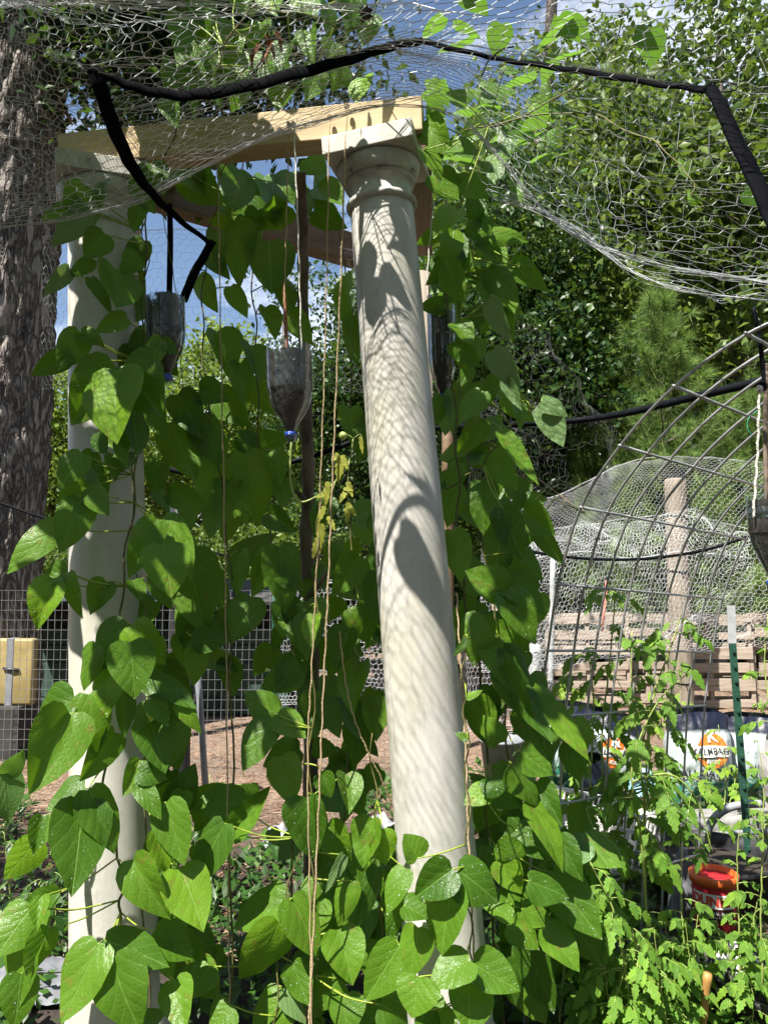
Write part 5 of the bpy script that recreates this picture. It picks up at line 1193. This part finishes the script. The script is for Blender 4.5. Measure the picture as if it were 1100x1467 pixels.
# white plastic crate lying on its side
def crate():
    c = at(840, 1185, 4.1); t = thing('plastic_crate', (c.x, 4.1, 0), 'white slatted plastic crate tipped beside the feed sacks', 'crate'); A = MT((c.x, 4.1, .215), rz=.25, ry=R(14)); W, D, H = .60, .36, .28; b = MB()
    for sy in (-1, 1):
        for z in (-H / 2, -H * .12, H * .22, H / 2): b.box(A @ MT((0, sy * D / 2, z)), W, .012, .020, .002)
        for k in range(11): b.box(A @ MT((-W / 2 + W * k / 10, sy * (D / 2 + .0015), -.03)), .013, .010, H * .86, .002)
        for k in range(21): b.box(A @ MT((-W / 2 + W * k / 20, sy * (D / 2 - .002), H * .36)), .007, .008, H * .28, .001)
    for sx in (-1, 1):
        for z in (-H / 2, -H * .12, H * .22, H / 2): b.box(A @ MT((sx * W / 2, 0, z)), .012, D, .020, .002)
        for k in range(7): b.box(A @ MT((sx * (W / 2 + .0015), -D / 2 + D * k / 6, 0)), .010, .013, H, .002)
    b.build('side_slat', M['white_pl'], t, smooth=False)
    b = MB()
    for k in range(8): b.box(A @ MT((0, -D / 2 + D * k / 7, -H / 2 - .008)), W, .014, .01, .002)
    for k in range(9): b.box(A @ MT((-W / 2 + W * k / 8, 0, -H / 2 - .002)), .014, D, .008, .002)
    b.build('bottom_grid', M['white_pl'], t, smooth=False)
crate()
mb = MB(); a, b_ = at(1014, 1395, 2.6), at(1004, 1520, 2.62); b_.z = 0.0; mb.tube([a.lerp(b_, k) for k in np.linspace(0, 1, 12)], [.0125 + (.0025 if k in (1, 6) else 0) for k in range(12)], 14)
tag(mb.build('bamboo_cane', M['bamboo']), 'cut bamboo cane standing at the lower right among seedlings', 'cane')
mb = MB(); mb.tube(path([(898, 1400), (912, 1360), (916, 1355)], [2.5] * 3, 4), .006, 8); mb.tube(path([(842, 1382), (860, 1383), (868, 1390)], [2.5] * 3, 4), .004, 8)
tag(mb.build('cut_stalk', M['tstem']), 'pale cut stalk among the tomato leaves at lower right', 'stalk')
# dry bits caught in the net
t = MB()
for (dx, dy) in [(0, 0), (12, 8), (-8, 12), (16, -6), (6, 18)]:
    b0 = at(380 + dx, 50 + dy, 1.82); add_leaf(t, b0, b0 + Vector((random.uniform(-.04, .04), .01, -.045)), .026, Vector((random.uniform(-1, 1), -1, random.uniform(-1, 1))), LTT, fold=.6, droop=.5, wav=.1)
tag(t.build('dry_leaf', M['dry']), 'curled brown dry leaf caught in the net at the top', 'dry leaf')
t = MB()
for k in range(3): b0 = at(92 + k * 3, 155 + k * 4, 1.9); add_leaf(t, b0, b0 + Vector((random.uniform(-.02, .02), 0, -.03)), .016, Vector((random.uniform(-1, 1), -1, 0)), LTT, fold=.7, droop=.5, wav=.1)
tag(t.build('dry_leaf', M['dry']), 'small brown dry leaf hanging in the net beside the big trunk', 'dry leaf')
c = at(524, 19, 1.85); t = MB(); ball(t, c, .014)
for k in range(46):
    d = Vector(rng.normal(0, 1, 3)).normalized(); t.tube([c + d * .012, c + d * .023], [.0028, .0006], 5)
tag(t.build('seed_ball', M['seed']), 'spiky dark seed ball lying on the net at the top', 'seed ball')
# ------------------------------------------------------------------ tomato plants and seedlings
def tomato(name, label, stems, Y, nleaf, L=(.10, .17), mat='tom', r=.0045, group='tomato plants', lobes=True, droop=.5, seed=0, cat='tomato plant', ls=1.0):
    rr = random.Random(seed + int(stems[0][0][0])); bpt = at(*stems[0][0], Y); t = thing(name, (bpt.x, Y, 0), label, cat, group); st = MB(); lf = MB()
    for pix in stems:
        pts = path(pix, Y, 8); pts = [p + Vector((0, rr.uniform(-.004, .004), 0)) for p in pts]; st.tube(pts, [r, r * .8, r * .4], 7)
        for k in range(nleaf):
            q = (k + rr.random() * .6) / nleaf; i = min(int(q * (len(pts) - 1)) + 1, len(pts) - 1); s = pts[i]; a = k * 2.4 + rr.uniform(-.4, .4); el = rr.uniform(.1, .7); LL = rr.uniform(*L) * (1 - .35 * q)
            d = Vector((math.cos(a) * math.cos(el), math.sin(a) * math.cos(el) * .8 - .1, math.sin(el)))
            rach = [s + d * LL * u_ - Vector((0, 0, droop * LL * u_ * u_ * 1.3)) for u_ in np.linspace(0, 1, 7)]; st.tube(rach, [.0018, .0008], 4)
            dirv = lambda j: (rach[min(j + 1, 6)] - rach[max(j - 1, 0)]).normalized()
            nrm = Vector((rr.uniform(-.4, .4), -.35, 1)); leafs = [(6, 0, .52)] + [(j, s_, .40 if j > 2 else .28) for j in (2, 4, 5) for s_ in (-1, 1)]
            for j, s_, fr in leafs:
                ax = dirv(j); sd2 = ax.cross(nrm).normalized(); dd = (ax * (.55 if s_ else 1) + sd2 * s_ * .9 - Vector((0, 0, .25 + .35 * rr.random()))).normalized(); l2 = LL * fr * rr.uniform(.8, 1.15) * ls
                add_leaf(lf, rach[j], rach[j] + dd * l2, l2 * (.78 if lobes else .55), nrm + Vector((rr.uniform(-.4, .4), rr.uniform(-.4, .2), 0)), (LTT if L[1] > .14 else LTT_LOW) if lobes else LT_LOW, fold=.25, droop=.25, wav=.06)
    st.build('stem', M['tstem'], t); lf.build('foliage', M[mat], t)
tomato('tomato_plant', 'tall lobed tomato plant standing before the pallets', [[(868, 1340), (866, 1180), (862, 1060), (872, 960), (880, 860), (870, 848)], [(868, 1230), (905, 1130), (935, 1000), (960, 930), (975, 880)], [(850, 1340), (845, 1150), (850, 1000), (840, 930)]], 3.0, 16, (.13, .21))
tomato('tomato_plant', 'leggy tomato plant leaning right in front of the feed sacks', [[(930, 1380), (918, 1200), (905, 1100), (940, 1010), (990, 960)], [(905, 1120), (960, 1110), (1000, 1150), (1020, 1220)]], 2.75, 13, (.12, .19))
tomato('tomato_plant', 'upright leafy tomato plant between the red pot and the round post', [[(925, 1330), (922, 1150), (906, 1000), (905, 905)], [(922, 1180), (930, 1090), (926, 1010)]], 2.9, 11, (.12, .19))
tomato('tomato_plant', 'dark tomato plant in shade left of the white crate', [[(835, 1480), (850, 1350), (862, 1240), (840, 1160)], [(800, 1480), (815, 1300), (810, 1200)]], 2.65, 12, (.11, .19))
tomato('tomato_plant', 'sunlit tomato plant with jagged leaves at the lower right', [[(905, 1500), (900, 1420), (880, 1310), (845, 1235)], [(930, 1500), (920, 1400), (905, 1330)], [(870, 1500), (880, 1440), (900, 1370)], [(960, 1500), (950, 1440), (940, 1380)]], 2.45, 11, (.10, .17))
tomato('pepper_plant', 'thin stemmed bright seedling before the red tub', [[(985, 1420), (978, 1330), (975, 1250), (978, 1190)], [(990, 1420), (995, 1350), (1000, 1310)]], 2.7, 11, (.07, .11), 'tom', .003, 'seedlings by the lower right', False, .3, cat='seedling')
tomato('pepper_plant', 'tall bright seedling right of the red tub', [[(1060, 1420), (1058, 1320), (1056, 1220), (1062, 1170)], [(1062, 1400), (1075, 1340), (1085, 1290)]], 2.6, 11, (.06, .11), 'tom', .003, 'seedlings by the lower right', False, .3, cat='seedling')
tomato('pepper_plant', 'bright seedling growing at the right edge', [[(1092, 1420), (1090, 1300), (1093, 1200), (1088, 1150)]], 2.5, 12, (.06, .11), 'tom', .003, 'seedlings by the lower right', False, .3, cat='seedling')
for i, (px, py, top, Y) in enumerate([(940, 1440, 1330, 2.55), (965, 1460, 1350, 2.6), (1000, 1440, 1340, 2.75), (1030, 1400, 1320, 2.85), (1045, 1440, 1350, 2.7), (955, 1400, 1310, 2.9), (1075, 1440, 1380, 2.55), (920, 1470, 1380, 2.5), (870, 1480, 1390, 2.45), (1015, 1370, 1300, 3.0), (890, 1420, 1330, 2.6), (985, 1400, 1320, 2.65), (1060, 1380, 1310, 2.8), (905, 1450, 1360, 2.7), (1085, 1400, 1330, 2.65), (850, 1440, 1350, 2.6), (930, 1400, 1300, 2.8)]):
    tomato('pepper_plant', 'small lime green seedling in the sunny patch at lower right', [[(px, py + 60), (px + 4, py), (px - 3, top)]], Y, 13, (.07, .125), 'tom', .0022, 'small seedlings at lower right', i % 2 == 0, .35, seed=i, cat='seedling', ls=1.15)
tomato('lime_plant', 'lime green leafy plant in the red pot', [[(812, 1040), (810, 1000), (806, 975)], [(815, 1040), (830, 1010), (842, 985)], [(812, 1040), (795, 1005), (790, 985)]], 6.5, 8, (.12, .2), 'lime', .004, 'lime green plants', False, .5, cat='plant')
tomato('lime_plant', 'lime green leafy plant in front of the round post', [[(950, 1060), (945, 1020), (935, 985)], [(950, 1060), (965, 1020), (975, 990)], [(945, 1060), (925, 1025), (915, 1000)]], 5.9, 8, (.12, .2), 'lime', .004, 'lime green plants', False, .5, cat='plant')
tomato('lime_plant', 'pale seedlings at the right edge behind the green post', [[(1080, 1080), (1082, 1030), (1090, 1000)], [(1095, 1080), (1100, 1030), (1105, 1000)]], 5.5, 8, (.08, .14), 'tom', .003, 'lime green plants', False, .5, cat='plant')
for i_, (px_, Y_, lab_) in enumerate([(775, 4.7, 'lime green plant in front of the tilted feed sacks'), (862, 4.5, 'lime green plant growing between the tilted and upright feed sacks'), (925, 4.6, 'lime green plant left of the upright feed sack'), (1035, 4.6, 'lime green plant between the upright feed sack and the green post'), (1090, 4.4, 'lime green plant before the white sack at the right edge')]):
    gy = 830 + 1650 / Y_ * 1.0
    tomato('lime_plant', lab_, [[(px_, gy), (px_ + 4, gy - 80), (px_ - 6, gy - 150)], [(px_, gy), (px_ + 18, gy - 70), (px_ + 30, gy - 120)], [(px_, gy), (px_ - 20, gy - 60), (px_ - 28, gy - 110)]], Y_, 7, (.09, .15), 'lime' if i_ % 2 else 'tom', .0035, 'lime green plants', i_ % 2 == 0, .4, seed=i_, cat='plant')
tomato('bean_plant', 'round leaved plant poking in at the right edge', [[(1110, 1100), (1100, 1000), (1095, 940), (1100, 880)]], 2.7, 9, (.06, .1), 'tom', .003, None, False, .3, cat='plant')
tomato('tomato_plant', 'small tomato plant in deep shade at the left edge', [[(20, 1330), (10, 1230), (5, 1180)], [(30, 1340), (45, 1290), (60, 1260)]], 3.3, 8, (.10, .16), 'weed', .004)  # dark weed leaf colour paints the shade onto these three tomatoes
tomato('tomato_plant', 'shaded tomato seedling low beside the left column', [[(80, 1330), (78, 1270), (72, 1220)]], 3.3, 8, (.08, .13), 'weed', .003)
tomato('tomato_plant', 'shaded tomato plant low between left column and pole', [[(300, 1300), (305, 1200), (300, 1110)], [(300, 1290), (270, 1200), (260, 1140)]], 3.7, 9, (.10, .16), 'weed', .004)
# low weeds and grass on the bed
def weeds():
    mb = MB(); n = 0
    while n < 1500:
        y = random.uniform(2.6, 6.2); x = random.uniform(-.6 * y, .6 * y)
        if mnoise.noise(Vector((x * .9, y * .9, 4))) < -.12: continue
        if -.45 * y < x < -.15 * y and y > 4.4: continue
        n += 1; z = ground_z(x, y)
        for k in range(random.randint(3, 7)):
            a = random.uniform(0, 6.28); el = random.uniform(.1, 1.2); L = random.uniform(.03, .09); b = Vector((x + random.gauss(0, .03), y + random.gauss(0, .03), z + random.uniform(0, .10)))
            add_leaf(mb, b, b + Vector((math.cos(a) * math.cos(el), math.sin(a) * math.cos(el), math.sin(el))) * L, L * random.uniform(.3, .6), Vector((0, -.3, 1)), WL, droop=.3)
    tag(mb.build('weeds', M['weed'], kind='stuff'), 'low green weeds growing over the dark garden soil', 'weeds')
    n = 9000; y = rng.uniform(2.7, 5.6, n); x = rng.uniform(.02, .62, n) * y; z = np.zeros(n); P0 = np.stack([x, y, z], 1); d = rng.normal(0, 1, (n, 3)) * np.array([.5, .5, 0]) + np.array([0, 0, 1]); L = rng.uniform(.05, .16, (n, 1)); s = rng.normal(0, 1, (n, 3)); s[:, 2] = 0; s /= np.linalg.norm(s, axis=1, keepdims=True)
    v_ = np.stack([P0 - s * .002, P0 + s * .002, P0 + d * L], 1).reshape(-1, 3); tag(MB().bulk(v_, np.arange(len(v_)).reshape(-1, 3)).build('grass', M['weed'], kind='stuff'), 'thin grass among the plants on the right', 'grass')
WL = (np.array([(0, 0), (.5, .4), (0, 1), (-.5, .4)]), np.array([(.5, 0), (1, .4), (.5, 1), (0, .4)]), [(0, 1, 2), (0, 2, 3)])
weeds()
